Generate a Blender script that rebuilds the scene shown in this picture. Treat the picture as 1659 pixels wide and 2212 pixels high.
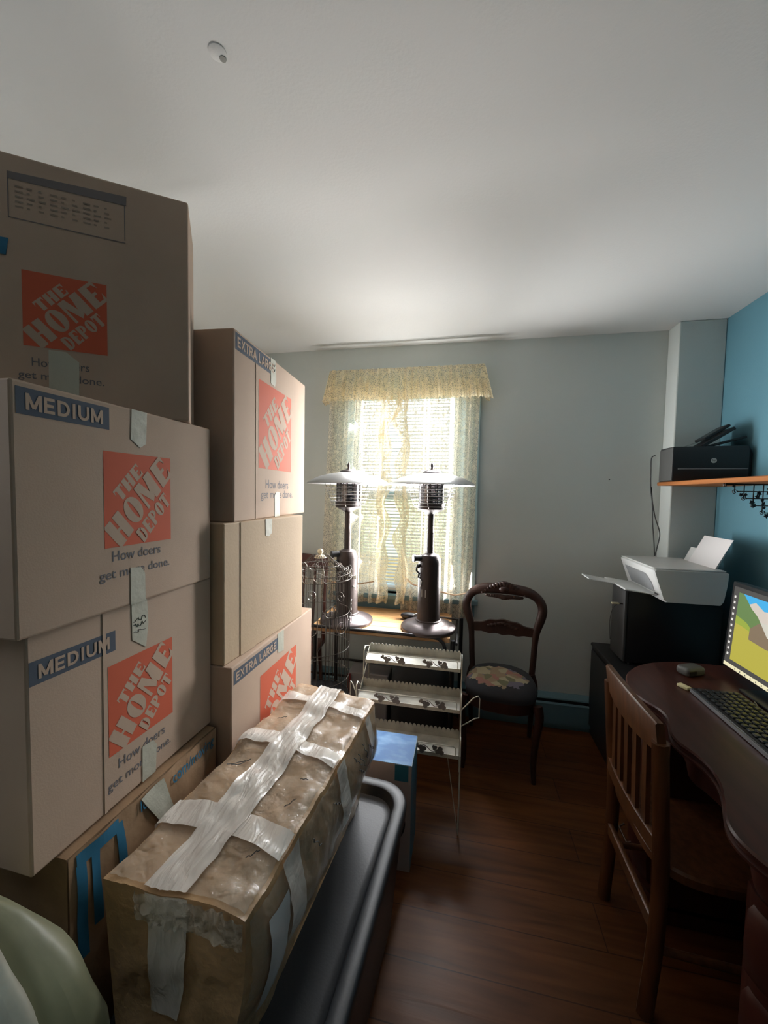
import bpy, bmesh, math, random
from math import sin, cos, pi, radians, atan2, hypot
from mathutils import Vector, Matrix

for o in list(bpy.data.objects):
    bpy.data.objects.remove(o)
random.seed(7)
scene = bpy.context.scene
COL = scene.collection
R = radians

# ------------------------------------------------------------------ camera
CAM_H = 1.44
FPX = 830.0
pitch, roll, yaw = R(2.86), R(1.1), R(11.5)
fw = Vector((-sin(yaw)*cos(pitch), cos(yaw)*cos(pitch), -sin(pitch)))
rt = Vector((cos(yaw), sin(yaw), 0))
up = rt.cross(fw)
rt2 = cos(roll)*rt + sin(roll)*up
up2 = cos(roll)*up - sin(roll)*rt
cam = bpy.data.cameras.new('camera')
cam.sensor_fit = 'VERTICAL'
cam.sensor_height = 24.0
cam.lens = FPX/2212.0*24.0
cam.clip_start = 0.02
cam_o = bpy.data.objects.new('camera', cam)
COL.objects.link(cam_o)
m = Matrix((rt2, up2, -fw)).transposed().to_4x4()
m.translation = Vector((0, 0, CAM_H))
cam_o.matrix_world = m
scene.camera = cam_o

# ------------------------------------------------------------------ light
SKY = 2.7
scene.view_settings.view_transform = 'Standard'
scene.view_settings.look = 'None'
scene.view_settings.gamma = 1.0
scene.view_settings.use_curve_mapping = False
scene.view_settings.exposure = 0.11
try:
    scene.cycles.max_bounces = 12
    scene.cycles.diffuse_bounces = 7
    scene.cycles.glossy_bounces = 4
    scene.cycles.transmission_bounces = 6
    scene.cycles.transparent_max_bounces = 20
    scene.cycles.sample_clamp_indirect = 6.0
    scene.cycles.caustics_reflective = False
    scene.cycles.caustics_refractive = False
    scene.cycles.use_denoising = True
except Exception:
    pass

world = bpy.data.worlds.new('sky')
scene.world = world
world.use_nodes = True
wn = world.node_tree.nodes
wl = world.node_tree.links
bg = wn['Background']
tc = wn.new('ShaderNodeTexCoord')
sep = wn.new('ShaderNodeSeparateXYZ')
ramp = wn.new('ShaderNodeValToRGB')
ramp.color_ramp.elements[0].position = 0.0
ramp.color_ramp.elements[0].color = (0.95, 0.97, 1.0, 1)
ramp.color_ramp.elements[1].position = 0.7
ramp.color_ramp.elements[1].color = (0.62, 0.80, 1.0, 1)
wl.new(tc.outputs['Generated'], sep.inputs[0])
wl.new(sep.outputs['Z'], ramp.inputs[0])
wl.new(ramp.outputs[0], bg.inputs['Color'])
bg.inputs['Strength'].default_value = SKY

def area(name, loc, rot, sx, sy, power=0, portal=False, color=(1, 1, 1)):
    l = bpy.data.lights.new(name, 'AREA')
    l.shape = 'RECTANGLE'
    l.size, l.size_y = sx, sy
    l.energy = power
    l.color = color
    if portal:
        l.cycles.is_portal = True
    o = bpy.data.objects.new(name, l)
    COL.objects.link(o)
    o.location = loc
    o.rotation_euler = rot
    return o

ROOM = dict(x0=-1.75, x1=1.36, y0=-1.5, y1=2.54, h=2.405)
WX0, WX1, WZ0, WZ1 = -0.77, 0.0, 0.76, 2.15        # window opening
area('window_portal', ((WX0+WX1)/2, 2.68, (WZ0+WZ1)/2), (R(-90), 0, 0), WX1-WX0, WZ1-WZ0, portal=True)

# daylight that the open blind throws up to the ceiling, down and sideways into the room,
# as narrow louvre-like strips standing just inside the curtain
def daylight(name, elev, spread, power, strips, az=0.0, color=(1, 1, 1), y=2.385):
    d = Vector((sin(R(az))*cos(R(elev)), -cos(R(az))*cos(R(elev)), sin(R(elev))))
    for k, (x, z, w, h) in enumerate(strips):
        o = area(name, (x, y, z), (0, 0, 0), w, h, power/len(strips), color=color)
        o.data.spread = R(spread)
        o.rotation_euler = d.to_track_quat('-Z', 'Y').to_euler()
XM = (WX0+WX1)/2
daylight('window_daylight_up', 62, 91, 11.5, [(XM, z, .76, .07) for z in (.88, 1.08, 1.28, 1.45)], color=(1.0, 0.99, 0.97))
daylight('window_daylight_high', 40, 72, 1.1, [(XM, z, .76, .05) for z in (1.56, 1.60)], color=(1.0, 0.99, 0.97))
daylight('window_daylight_down', -50, 62, 12, [(XM, z, .76, .07) for z in (1.0, 1.3, 1.6, 1.9)], az=-16, color=(0.97, 0.98, 1.0))
daylight('window_daylight_left', -14, 78, 29, [(x, 1.40, .07, 1.15) for x in (-.24, -.12, .0, .07)], az=-52, color=(1.0, 0.97, 0.94))
daylight('window_daylight_right', 12, 82, 8, [(x, 1.40, .07, 1.15) for x in (-.74, -.5, -.25, -.02)], az=62, color=(0.97, 0.99, 1.0))
daylight('curtain_glow_left', 0, 110, 1.3, [(x, 1.40, .03, 1.30) for x in (-.50, -.66)], az=-82, y=2.50)  # strip lamps added behind the lace to brighten the curtain sides
daylight('curtain_glow_right', 0, 110, 1.3, [(x, 1.40, .03, 1.30) for x in (-.26, -.10)], az=82, y=2.50)  # same added glow for the other side panel
# unseen window added in the left wall, with its lamp, as fill light
W2Y0, W2Y1, W2Z0, W2Z1 = -0.02, 0.43, 1.40, 2.20
area('side_fill_light', (-1.83, (W2Y0+W2Y1)/2, (W2Z0+W2Z1)/2), (0, R(-90), 0), W2Z1-W2Z0, W2Y1-W2Y0, 5.2, color=(0.96, 0.98, 1.0))

# ------------------------------------------------------------------ helpers
class MB:
    """collects shapes and links them as one mesh object"""
    def __init__(s):
        s.v, s.f, s.mi = [], [], []
        s.M = Matrix.Identity(4)
        s.cur = 0
    def add(s, vs, fs):
        b = len(s.v)
        for p in vs:
            s.v.append(tuple(s.M @ Vector(p)))
        for f in fs:
            s.f.append([b+i for i in f])
            s.mi.append(s.cur)
        return s
    def box(s, a, b):
        x0, x1 = sorted((a[0], b[0])); y0, y1 = sorted((a[1], b[1])); z0, z1 = sorted((a[2], b[2]))
        vs = [(x, y, z) for z in (z0, z1) for y in (y0, y1) for x in (x0, x1)]
        return s.add(vs, [(0, 2, 3, 1), (4, 5, 7, 6), (0, 1, 5, 4), (2, 6, 7, 3), (0, 4, 6, 2), (1, 3, 7, 5)])
    def rbox(s, a, b, r=0.004, n=2):
        """box with rounded edges, built as stacked rounded rectangles"""
        x0, x1 = sorted((a[0], b[0])); y0, y1 = sorted((a[1], b[1])); z0, z1 = sorted((a[2], b[2]))
        r = min(r, (x1-x0)/2.01, (y1-y0)/2.01, (z1-z0)/2.01)
        rings = []
        for k in range(n+1):
            t = pi/2*k/n
            rings.append((z0+r-r*cos(t), r-r*sin(t)))
        for k in range(n+1):
            t = pi/2*k/n
            rings.append((z1-r+r*sin(t), r-r*cos(t)))
        return s.rrect([(z, x0+i, x1-i, y0+i, y1-i, max(r-i, r*0.25)) for z, i in rings], n)
    def rrect(s, rings, n=4, caps=True):
        vs, fs = [], []
        m = 4*(n+1)
        for (z, x0, x1, y0, y1, r) in rings:
            for cx, cy, a0 in ((x1-r, y1-r, 0), (x0+r, y1-r, pi/2), (x0+r, y0+r, pi), (x1-r, y0+r, 1.5*pi)):
                for k in range(n+1):
                    a = a0+pi/2*k/n
                    vs.append((cx+r*cos(a), cy+r*sin(a), z))
        for i in range(len(rings)-1):
            for k in range(m):
                fs.append((i*m+k, i*m+(k+1) % m, (i+1)*m+(k+1) % m, (i+1)*m+k))
        if caps:
            fs.append(tuple(reversed(range(m))))
            fs.append(tuple(range((len(rings)-1)*m, len(rings)*m)))
        return s.add(vs, fs)
    def loft(s, loops, caps=True, closed=False):
        m = len(loops[0]); n = len(loops)
        vs = [p for l in loops for p in l]
        fs = []
        for i in range(n if closed else n-1):
            j = (i+1) % n
            for k in range(m):
                fs.append((i*m+k, i*m+(k+1) % m, j*m+(k+1) % m, j*m+k))
        if caps and not closed:
            fs.append(tuple(reversed(range(m))))
            fs.append(tuple(range((n-1)*m, n*m)))
        return s.add(vs, fs)
    def lathe(s, prof, n=32, c=(0, 0, 0), caps=True):
        return s.loft([[(c[0]+r*cos(2*pi*k/n), c[1]+r*sin(2*pi*k/n), c[2]+z) for k in range(n)] for r, z in prof], caps)
    def tube(s, path, r, n=8, closed=False, flat=1.0, caps=True):
        P = [Vector(p) for p in path]
        N = len(P)
        rad = r if isinstance(r, (list, tuple)) else [r]*N
        tang = []
        for i in range(N):
            a = P[(i-1) % N] if (closed or i > 0) else P[i]
            b = P[(i+1) % N] if (closed or i < N-1) else P[i]
            t = (b-a)
            tang.append(t.normalized() if t.length > 1e-9 else Vector((0, 0, 1)))
        u = tang[0].cross(Vector((0, 0, 1)))
        if u.length < 0.1:
            u = tang[0].cross(Vector((0, 1, 0)))
        u.normalize()
        loops = []
        for i in range(N):
            t = tang[i]
            u = u - t*u.dot(t)
            if u.length < 1e-6:
                u = t.orthogonal()
            u.normalize()
            w = t.cross(u)
            loops.append([tuple(P[i]+(u*cos(2*pi*k/n)+w*sin(2*pi*k/n)*flat)*rad[i]) for k in range(n)])
        return s.loft(loops, caps and not closed, closed)
    def prism(s, poly, z0, z1):
        n = len(poly)
        vs = [(x, y, z0) for x, y in poly]+[(x, y, z1) for x, y in poly]
        fs = [tuple(reversed(range(n))), tuple(range(n, 2*n))]
        fs += [(k, (k+1) % n, n+(k+1) % n, n+k) for k in range(n)]
        return s.add(vs, fs)
    def prism_x(s, poly, x0, x1):
        """polygon in (y, z) pushed along x"""
        n = len(poly)
        vs = [(x0, y, z) for y, z in poly]+[(x1, y, z) for y, z in poly]
        fs = [tuple(reversed(range(n))), tuple(range(n, 2*n))]
        fs += [(k, (k+1) % n, n+(k+1) % n, n+k) for k in range(n)]
        return s.add(vs, fs)
    def prism_y(s, poly, y0, y1):
        n = len(poly)
        vs = [(x, y0, z) for x, z in poly]+[(x, y1, z) for x, z in poly]
        fs = [tuple(range(n)), tuple(reversed(range(n, 2*n)))]
        fs += [(k, n+k, n+(k+1) % n, (k+1) % n) for k in range(n)]
        return s.add(vs, fs)
    def grid(s, fn, nu, nv):
        vs = [fn(i/nu, j/nv) for j in range(nv+1) for i in range(nu+1)]
        fs = [(j*(nu+1)+i, j*(nu+1)+i+1, (j+1)*(nu+1)+i+1, (j+1)*(nu+1)+i) for j in range(nv) for i in range(nu)]
        return s.add(vs, fs)
    def ball(s, c, r, n=12, sx=1, sy=1, sz=1):
        vs, fs = [], []
        k2 = n//2
        loops = []
        for j in range(1, k2):
            a = pi*j/k2
            loops.append([(c[0]+sx*r*sin(a)*cos(2*pi*i/n), c[1]+sy*r*sin(a)*sin(2*pi*i/n), c[2]-sz*r*cos(a)) for i in range(n)])
        return s.loft(loops)
    def build(s, name, mat, parent=None, smooth=None, fix=True):
        me = bpy.data.meshes.new(name)
        me.from_pydata(s.v, [], s.f)
        mats = mat if isinstance(mat, (list, tuple)) else [mat]
        for mm in mats:
            me.materials.append(mm)
        if len(mats) > 1:
            me.polygons.foreach_set('material_index', s.mi)
        if fix:
            bm = bmesh.new(); bm.from_mesh(me)
            bmesh.ops.recalc_face_normals(bm, faces=bm.faces)
            bm.to_mesh(me); bm.free()
        if smooth is not None:
            me.polygons.foreach_set('use_smooth', [True]*len(me.polygons))
            me.set_sharp_from_angle(angle=R(smooth))
        me.update()
        o = bpy.data.objects.new(name, me)
        COL.objects.link(o)
        if parent is not None:
            o.parent = parent
        return o

def thing(name, label, cat, loc=(0, 0, 0), rz=0.0, group=None):
    o = bpy.data.objects.new(name, None)
    COL.objects.link(o)
    o.empty_display_size = 0.05
    o.location = loc
    o.rotation_euler = (0, 0, rz)
    return tag(o, label, cat, group)

def tag(o, label, cat, group=None):
    o['label'] = label
    o['category'] = cat
    if group:
        o['group'] = group
    return o

def struct(o):
    o['kind'] = 'structure'
    return o

def bevel(o, w=0.004, seg=2, ang=40):
    b = o.modifiers.new('bevel', 'BEVEL')
    b.width = w; b.segments = seg; b.limit_method = 'ANGLE'; b.angle_limit = R(ang)
    return o

# ------------------------------------------------------------------ materials
def srgb(r, g, b):
    f = lambda c: (c/255/12.92) if c/255 <= 0.04045 else ((c/255+0.055)/1.055)**2.4
    return (f(r), f(g), f(b), 1)

def mat(name, col, rough=0.6, metal=0.0, bump=0.0, bscale=60.0, var=0.0, vscale=6.0, coat=0.0, spec=0.5, emit=None, stretch=(1, 1, 1), col2=None, sheen=0.0):
    m = bpy.data.materials.new(name)
    m.use_nodes = True
    nt = m.node_tree; N = nt.nodes; L = nt.links
    b = N['Principled BSDF']
    b.inputs['Base Color'].default_value = col
    b.inputs['Roughness'].default_value = rough
    b.inputs['Metallic'].default_value = metal
    b.inputs['Specular IOR Level'].default_value = spec
    b.inputs['Coat Weight'].default_value = coat
    b.inputs['Coat Roughness'].default_value = 0.15
    if sheen:
        b.inputs['Sheen Weight'].default_value = sheen
    if bump or var or col2:
        t = N.new('ShaderNodeTexCoord')
        mp = N.new('ShaderNodeMapping')
        mp.inputs['Scale'].default_value = stretch
        L.new(t.outputs['Object'], mp.inputs['Vector'])
    if var or col2:
        nz = N.new('ShaderNodeTexNoise')
        nz.inputs['Scale'].default_value = vscale
        nz.inputs['Detail'].default_value = 5
        L.new(mp.outputs[0], nz.inputs['Vector'])
        mx = N.new('ShaderNodeMix'); mx.data_type = 'RGBA'
        mx.inputs[6].default_value = col
        c2 = col2 if col2 else tuple(max(0, c*(1-var)) for c in col[:3])+(1,)
        mx.inputs[7].default_value = c2
        mr = N.new('ShaderNodeMapRange')
        mr.inputs[1].default_value = 0.35; mr.inputs[2].default_value = 0.68
        L.new(nz.outputs['Fac'], mr.inputs[0])
        L.new(mr.outputs[0], mx.inputs[0])
        L.new(mx.outputs[2], b.inputs['Base Color'])
    if bump:
        n2 = N.new('ShaderNodeTexNoise')
        n2.inputs['Scale'].default_value = bscale
        n2.inputs['Detail'].default_value = 4
        L.new(mp.outputs[0], n2.inputs['Vector'])
        bp = N.new('ShaderNodeBump')
        bp.inputs['Strength'].default_value = bump
        bp.inputs['Distance'].default_value = 0.01
        L.new(n2.outputs['Fac'], bp.inputs['Height'])
        L.new(bp.outputs[0], b.inputs['Normal'])
    if emit:
        b.inputs['Emission Color'].default_value = emit[0]
        b.inputs['Emission Strength'].default_value = emit[1]
    return m

CARD = mat('cardboard', (0.50, 0.375, 0.29, 1), 0.75, bump=0.05, bscale=300, var=0.10, vscale=5, spec=0.25)
CARD2 = mat('plain cardboard', (0.54, 0.41, 0.28, 1), 0.7, bump=0.06, bscale=120, var=0.12, vscale=4, spec=0.3)
CARD3 = mat('worn cardboard', (0.40, 0.255, 0.15, 1), 0.55, bump=0.35, bscale=18, var=0.3, vscale=9, spec=0.4)
ORANGE = mat('printed orange', (0.56, 0.115, 0.06, 1), 0.7, spec=0.25)
NAVY = mat('printed slate blue', (0.085, 0.105, 0.14, 1), 0.7, spec=0.25)
INK = mat('printed grey ink', (0.14, 0.135, 0.15, 1), 0.7, spec=0.25)
PBLUE = mat('printed blue', (0.03, 0.155, 0.27, 1), 0.6, spec=0.3)
MASK = mat('masking tape', (0.50, 0.50, 0.42, 1), 0.5, bump=0.15, bscale=50, var=0.12, spec=0.4)
PENCIL = mat('marker scribble', (0.10, 0.10, 0.10, 1), 0.7)

def make_film(name, col, alpha, rough=0.12, bump=0.5, bscale=22, stretch=(1, 1, 1)):
    m = bpy.data.materials.new(name); m.use_nodes = True
    nt = m.node_tree; N = nt.nodes; L = nt.links
    b = N['Principled BSDF']
    b.inputs['Base Color'].default_value = col
    b.inputs['Roughness'].default_value = rough
    b.inputs['Coat Weight'].default_value = 0.6
    b.inputs['Coat Roughness'].default_value = 0.08
    t = N.new('ShaderNodeTexCoord'); mp = N.new('ShaderNodeMapping'); mp.inputs['Scale'].default_value = stretch
    L.new(t.outputs['Object'], mp.inputs[0])
    nz = N.new('ShaderNodeTexNoise'); nz.inputs['Scale'].default_value = bscale; nz.inputs['Detail'].default_value = 3
    nz.inputs['Distortion'].default_value = 1.2
    L.new(mp.outputs[0], nz.inputs['Vector'])
    bp = N.new('ShaderNodeBump'); bp.inputs['Strength'].default_value = bump; bp.inputs['Distance'].default_value = 0.012
    L.new(nz.outputs['Fac'], bp.inputs['Height']); L.new(bp.outputs[0], b.inputs['Normal'])
    tr = N.new('ShaderNodeBsdfTransparent')
    mx = N.new('ShaderNodeMixShader'); mx.inputs[0].default_value = alpha
    L.new(tr.outputs[0], mx.inputs[1]); L.new(b.outputs[0], mx.inputs[2])
    L.new(mx.outputs[0], N['Material Output'].inputs['Surface'])
    return m

PTAPE = make_film('white packing tape', (0.84, 0.80, 0.74, 1), 0.82, 0.25, 0.55, 16, (2.2, 0.7, 1))
CTAPE = make_film('clear packing tape', (0.66, 0.58, 0.48, 1), 0.34, 0.07, 1.0, 24, (1.0, 1.6, 1))

WALLG = mat('grey blue wall paint', (0.60, 0.64, 0.62, 1), 0.75, bump=0.06, bscale=180, spec=0.3)
WALLB = mat('teal blue wall paint', (0.115, 0.27, 0.34, 1), 0.6, bump=0.06, bscale=180, spec=0.35)
CEIL = mat('white ceiling paint', (0.76, 0.755, 0.74, 1), 0.85, bump=0.07, bscale=120, spec=0.2)
TRIMB = mat('light blue trim paint', (0.50, 0.64, 0.66, 1), 0.45, spec=0.4)
TEAL = mat('teal heater paint', (0.13, 0.23, 0.27, 1), 0.45, spec=0.4)
BLACKP = mat('black plastic', (0.012, 0.012, 0.014, 1), 0.38, bump=0.03, bscale=200)
BLACKM = mat('black iron', (0.014, 0.014, 0.016, 1), 0.4, metal=0.3)
WHITEP = mat('white printer plastic', (0.70, 0.71, 0.70, 1), 0.4, bump=0.02, bscale=200)
GREYP = mat('grey plastic', (0.25, 0.26, 0.27, 1), 0.45)
PAPER = mat('white paper', (0.80, 0.78, 0.78, 1), 0.8)
BRONZE = mat('hammered bronze steel', (0.032, 0.021, 0.019, 1), 0.45, metal=0.35, bump=0.15, bscale=260, spec=0.5)
BRONZE2 = mat('bronze base', (0.07, 0.055, 0.055, 1), 0.33, metal=0.6)
ALU = mat('brushed aluminium', (0.66, 0.67, 0.70, 1), 0.30, metal=0.9, bump=0.03, bscale=90)
WIRE = mat('steel wire', (0.30, 0.29, 0.27, 1), 0.35, metal=0.8)
CAGEW = mat('dark cage wire', (0.075, 0.065, 0.055, 1), 0.5, metal=0.5)
CREAMW = mat('cream enamel wire', (0.62, 0.60, 0.50, 1), 0.45, var=0.25, vscale=30)
CREAMS = mat('worn cream enamel', (0.46, 0.445, 0.38, 1), 0.45, var=0.4, vscale=14, bump=0.05, bscale=60)
LEAFM = mat('grey metal leaf', (0.23, 0.21, 0.19, 1), 0.55, var=0.3, vscale=50)
MAHOG = mat('dark carved mahogany', (0.050, 0.020, 0.014, 1), 0.42, var=0.5, vscale=20, bump=0.1, bscale=40, stretch=(1, 1, 0.25))
PINE = mat('pine table planks', (0.50, 0.28, 0.12, 1), 0.38, var=0.4, vscale=7, bump=0.08, bscale=20, stretch=(0.5, 7, 1))
OAK = mat('varnished oak', (0.15, 0.060, 0.024, 1), 0.36, var=0.45, vscale=10, stretch=(5, 5, 0.7), spec=0.4)
DESKW = mat('red brown desk veneer', (0.075, 0.022, 0.015, 1), 0.36, var=0.45, vscale=5, stretch=(6, 0.7, 1), spec=0.35)
SHELFW = mat('orange pine shelf', (0.46, 0.17, 0.055, 1), 0.65, spec=0.15, var=0.35, vscale=10, stretch=(1, 0.2, 6))
GREEN = mat('olive green vinyl', (0.23, 0.235, 0.145, 1), 0.42, bump=0.5, bscale=9, var=0.25, vscale=4)
WBAG = mat('pale plastic bag', (0.70, 0.70, 0.60, 1), 0.35, bump=0.8, bscale=9, var=0.3, vscale=8)
TOTE = mat('black tote plastic', (0.026, 0.029, 0.034, 1), 0.42, bump=0.04, bscale=160, spec=0.45)
BOXW = mat('white printed carton', (0.42, 0.37, 0.36, 1), 0.55)
BOXB = mat('blue printed carton', (0.03, 0.16, 0.24, 1), 0.4)
DARKB = mat('charcoal case fabric', (0.02, 0.02, 0.022, 1), 0.7)
CORD = mat('black cord', (0.012, 0.012, 0.012, 1), 0.5)
CREAM = mat('cream painted wood', (0.62, 0.56, 0.42, 1), 0.5)
BRASS = mat('dark bronze pull', (0.06, 0.04, 0.03, 1), 0.45, metal=0.9)
EBONY = mat('black cabinet laminate', (0.018, 0.018, 0.020, 1), 0.45)
REDP = mat('red plastic', (0.22, 0.02, 0.02, 1), 0.4)

def floor_mat():
    m = bpy.data.materials.new('wide pine floorboards'); m.use_nodes = True
    nt = m.node_tree; N = nt.nodes; L = nt.links
    b = N['Principled BSDF']
    t = N.new('ShaderNodeTexCoord')
    br = N.new('ShaderNodeTexBrick')
    br.inputs['Color1'].default_value = (0.130, 0.046, 0.014, 1)
    br.inputs['Color2'].default_value = (0.100, 0.034, 0.011, 1)
    br.inputs['Mortar'].default_value = (0.045, 0.016, 0.007, 1)
    br.inputs['Scale'].default_value = 1.0
    br.inputs['Mortar Size'].default_value = 0.0018
    br.inputs['Mortar Smooth'].default_value = 0.2
    br.inputs['Brick Width'].default_value = 1.45
    br.inputs['Row Height'].default_value = 0.153
    br.offset = 0.37
    mp = N.new('ShaderNodeMapping'); mp.inputs['Location'].default_value = (0.42, -0.045, 0)
    L.new(t.outputs['Object'], mp.inputs[0]); L.new(mp.outputs[0], br.inputs['Vector'])
    mp2 = N.new('ShaderNodeMapping'); mp2.inputs['Scale'].default_value = (0.8, 9, 1)
    L.new(t.outputs['Object'], mp2.inputs[0])
    nz = N.new('ShaderNodeTexNoise'); nz.inputs['Scale'].default_value = 3.0; nz.inputs['Detail'].default_value = 6
    nz.inputs['Distortion'].default_value = 0.6
    L.new(mp2.outputs[0], nz.inputs['Vector'])
    mx = N.new('ShaderNodeMix'); mx.data_type = 'RGBA'; mx.blend_type = 'MULTIPLY'
    mr = N.new('ShaderNodeMapRange'); mr.inputs[1].default_value = 0.3; mr.inputs[2].default_value = 0.7
    mr.inputs[3].default_value = 0.55; mr.inputs[4].default_value = 1.25
    L.new(nz.outputs['Fac'], mr.inputs[0])
    cb = N.new('ShaderNodeCombineColor')
    for k in range(3):
        L.new(mr.outputs[0], cb.inputs[k])
    mx.inputs[0].default_value = 1.0
    L.new(br.outputs['Color'], mx.inputs[6]); L.new(cb.outputs[0], mx.inputs[7])
    # knots
    vo = N.new('ShaderNodeTexVoronoi'); vo.inputs['Scale'].default_value = 2.3
    L.new(t.outputs['Object'], vo.inputs['Vector'])
    mk = N.new('ShaderNodeMapRange'); mk.inputs[1].default_value = 0.03; mk.inputs[2].default_value = 0.075
    mk.inputs[3].default_value = 0.35; mk.inputs[4].default_value = 1.0
    L.new(vo.outputs['Distance'], mk.inputs[0])
    cb2 = N.new('ShaderNodeCombineColor')
    for k in range(3):
        L.new(mk.outputs[0], cb2.inputs[k])
    mx2 = N.new('ShaderNodeMix'); mx2.data_type = 'RGBA'; mx2.blend_type = 'MULTIPLY'; mx2.inputs[0].default_value = 1.0
    L.new(mx.outputs[2], mx2.inputs[6]); L.new(cb2.outputs[0], mx2.inputs[7])
    L.new(mx2.outputs[2], b.inputs['Base Color'])
    b.inputs['Roughness'].default_value = 0.42
    b.inputs['Specular IOR Level'].default_value = 0.2
    bp = N.new('ShaderNodeBump'); bp.inputs['Strength'].default_value = 0.12; bp.inputs['Distance'].default_value = 0.01
    L.new(nz.outputs['Fac'], bp.inputs['Height']); L.new(bp.outputs[0], b.inputs['Normal'])
    return m
FLOORM = floor_mat()

def lace_mat(name, col, lo, hi, scale=70, bandx=0.0):
    m = bpy.data.materials.new(name); m.use_nodes = True
    nt = m.node_tree; N = nt.nodes; L = nt.links
    for n in list(N):
        if n.type == 'BSDF_PRINCIPLED':
            N.remove(n)
    t = N.new('ShaderNodeTexCoord')
    uvs = N.new('ShaderNodeMapping')
    L.new(t.outputs['Object'], uvs.inputs[0])
    vo = N.new('ShaderNodeTexVoronoi'); vo.inputs['Scale'].default_value = scale
    vo.feature = 'DISTANCE_TO_EDGE'
    L.new(uvs.outputs[0], vo.inputs['Vector'])
    v2 = N.new('ShaderNodeTexVoronoi'); v2.inputs['Scale'].default_value = scale*0.28
    L.new(uvs.outputs[0], v2.inputs['Vector'])
    a = N.new('ShaderNodeMapRange'); a.inputs[1].default_value = 0.08; a.inputs[2].default_value = 0.22
    a.inputs[3].default_value = hi; a.inputs[4].default_value = lo
    L.new(vo.outputs['Distance'], a.inputs[0])
    fl = N.new('ShaderNodeMapRange'); fl.inputs[1].default_value = 0.18; fl.inputs[2].default_value = 0.42
    fl.inputs[3].default_value = 0.35; fl.inputs[4].default_value = 0.0
    L.new(v2.outputs['Distance'], fl.inputs[0])
    ad = N.new('ShaderNodeMath'); ad.operation = 'ADD'; ad.use_clamp = True
    L.new(a.outputs[0], ad.inputs[0]); L.new(fl.outputs[0], ad.inputs[1])
    tl = N.new('ShaderNodeBsdfTranslucent'); tl.inputs[0].default_value = col
    df = N.new('ShaderNodeBsdfDiffuse'); df.inputs[0].default_value = col
    m1 = N.new('ShaderNodeMixShader'); m1.inputs[0].default_value = 0.5
    L.new(tl.outputs[0], m1.inputs[1]); L.new(df.outputs[0], m1.inputs[2])
    tr = N.new('ShaderNodeBsdfTransparent')
    m2 = N.new('ShaderNodeMixShader')
    L.new(ad.outputs[0], m2.inputs[0]); L.new(tr.outputs[0], m2.inputs[1]); L.new(m1.outputs[0], m2.inputs[2])
    L.new(m2.outputs[0], N['Material Output'].inputs['Surface'])
    return m
LACE = lace_mat('cream lace', (0.95, 0.87, 0.72, 1), 0.34, 0.80, 110)
LACE2 = lace_mat('gathered cream lace', (0.95, 0.84, 0.62, 1), 0.46, 0.90, 85)

def glass_mat(name, tint=(1, 1, 1, 1), refl=0.08):
    m = bpy.data.materials.new(name); m.use_nodes = True
    nt = m.node_tree; N = nt.nodes; L = nt.links
    for n in list(N):
        if n.type == 'BSDF_PRINCIPLED':
            N.remove(n)
    tr = N.new('ShaderNodeBsdfTransparent'); tr.inputs[0].default_value = tint
    gl = N.new('ShaderNodeBsdfGlossy'); gl.inputs['Roughness'].default_value = 0.02
    mx = N.new('ShaderNodeMixShader'); mx.inputs[0].default_value = refl
    L.new(tr.outputs[0], mx.inputs[1]); L.new(gl.outputs[0], mx.inputs[2])
    L.new(mx.outputs[0], N['Material Output'].inputs['Surface'])
    return m
GLASS = glass_mat('window glass', (0.97, 0.99, 0.98, 1))
SMOKE = glass_mat('smoked heater glass', (0.50, 0.48, 0.50, 1), 0.10)
CLEARP = glass_mat('clear plastic', (0.9, 0.9, 0.9, 1), 0.15)

def blind_mat():
    m = bpy.data.materials.new('white blind slat'); m.use_nodes = True
    nt = m.node_tree; N = nt.nodes; L = nt.links
    b = N['Principled BSDF']; b.inputs['Base Color'].default_value = (0.80, 0.80, 0.78, 1); b.inputs['Roughness'].default_value = 0.5
    tl = N.new('ShaderNodeBsdfTranslucent'); tl.inputs[0].default_value = (0.8, 0.8, 0.76, 1)
    mx = N.new('ShaderNodeMixShader'); mx.inputs[0].default_value = 0.15
    L.new(b.outputs[0], mx.inputs[1]); L.new(tl.outputs[0], mx.inputs[2])
    L.new(mx.outputs[0], N['Material Output'].inputs['Surface'])
    return m
BLIND = blind_mat()

sun = bpy.data.lights.new('sun', 'SUN')
sun.energy = 14.0; sun.angle = R(1.5)
sun.color = (1.0, 0.96, 0.88)
sun_o = bpy.data.objects.new('sun', sun); COL.objects.link(sun_o)
sun_o.rotation_euler = (R(42), 0, R(-12))

# ------------------------------------------------------------------ room shell
x0, x1, y0, y1, H = ROOM['x0'], ROOM['x1'], ROOM['y0'], ROOM['y1'], ROOM['h']
T = 0.14
struct(MB().box((x0-T, y0-T, -0.05), (x1+T, y1+T, 0)).build('floor', FLOORM))
struct(MB().box((x0-T, y0-T, H), (x1+T, y1+T, H+0.08)).build('ceiling', CEIL))
w = MB()
w.box((x0-T, y0-T, 0), (x0, W2Y0, H)).box((x0-T, W2Y1, 0), (x0, y1+T, H))
w.box((x0-T, W2Y0, 0), (x0, W2Y1, W2Z0)).box((x0-T, W2Y0, W2Z1), (x0, W2Y1, H))  # opening for the added fill window
struct(w.build('wall_left', WALLG))
struct(MB().box((x1, y0-T, 0), (x1+T, y1+T, H)).build('wall_right', WALLB))
struct(MB().box((x0, y0-T, 0), (x1, y0, H)).build('wall_rear', WALLG))
w = MB()
w.box((x0, y1, 0), (WX0, y1+T, H)).box((WX1, y1, 0), (x1, y1+T, H))
w.box((WX0, y1, 0), (WX1, y1+T, WZ0)).box((WX0, y1, WZ1), (WX1, y1+T, H))
struct(w.build('wall_back', WALLG))
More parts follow.
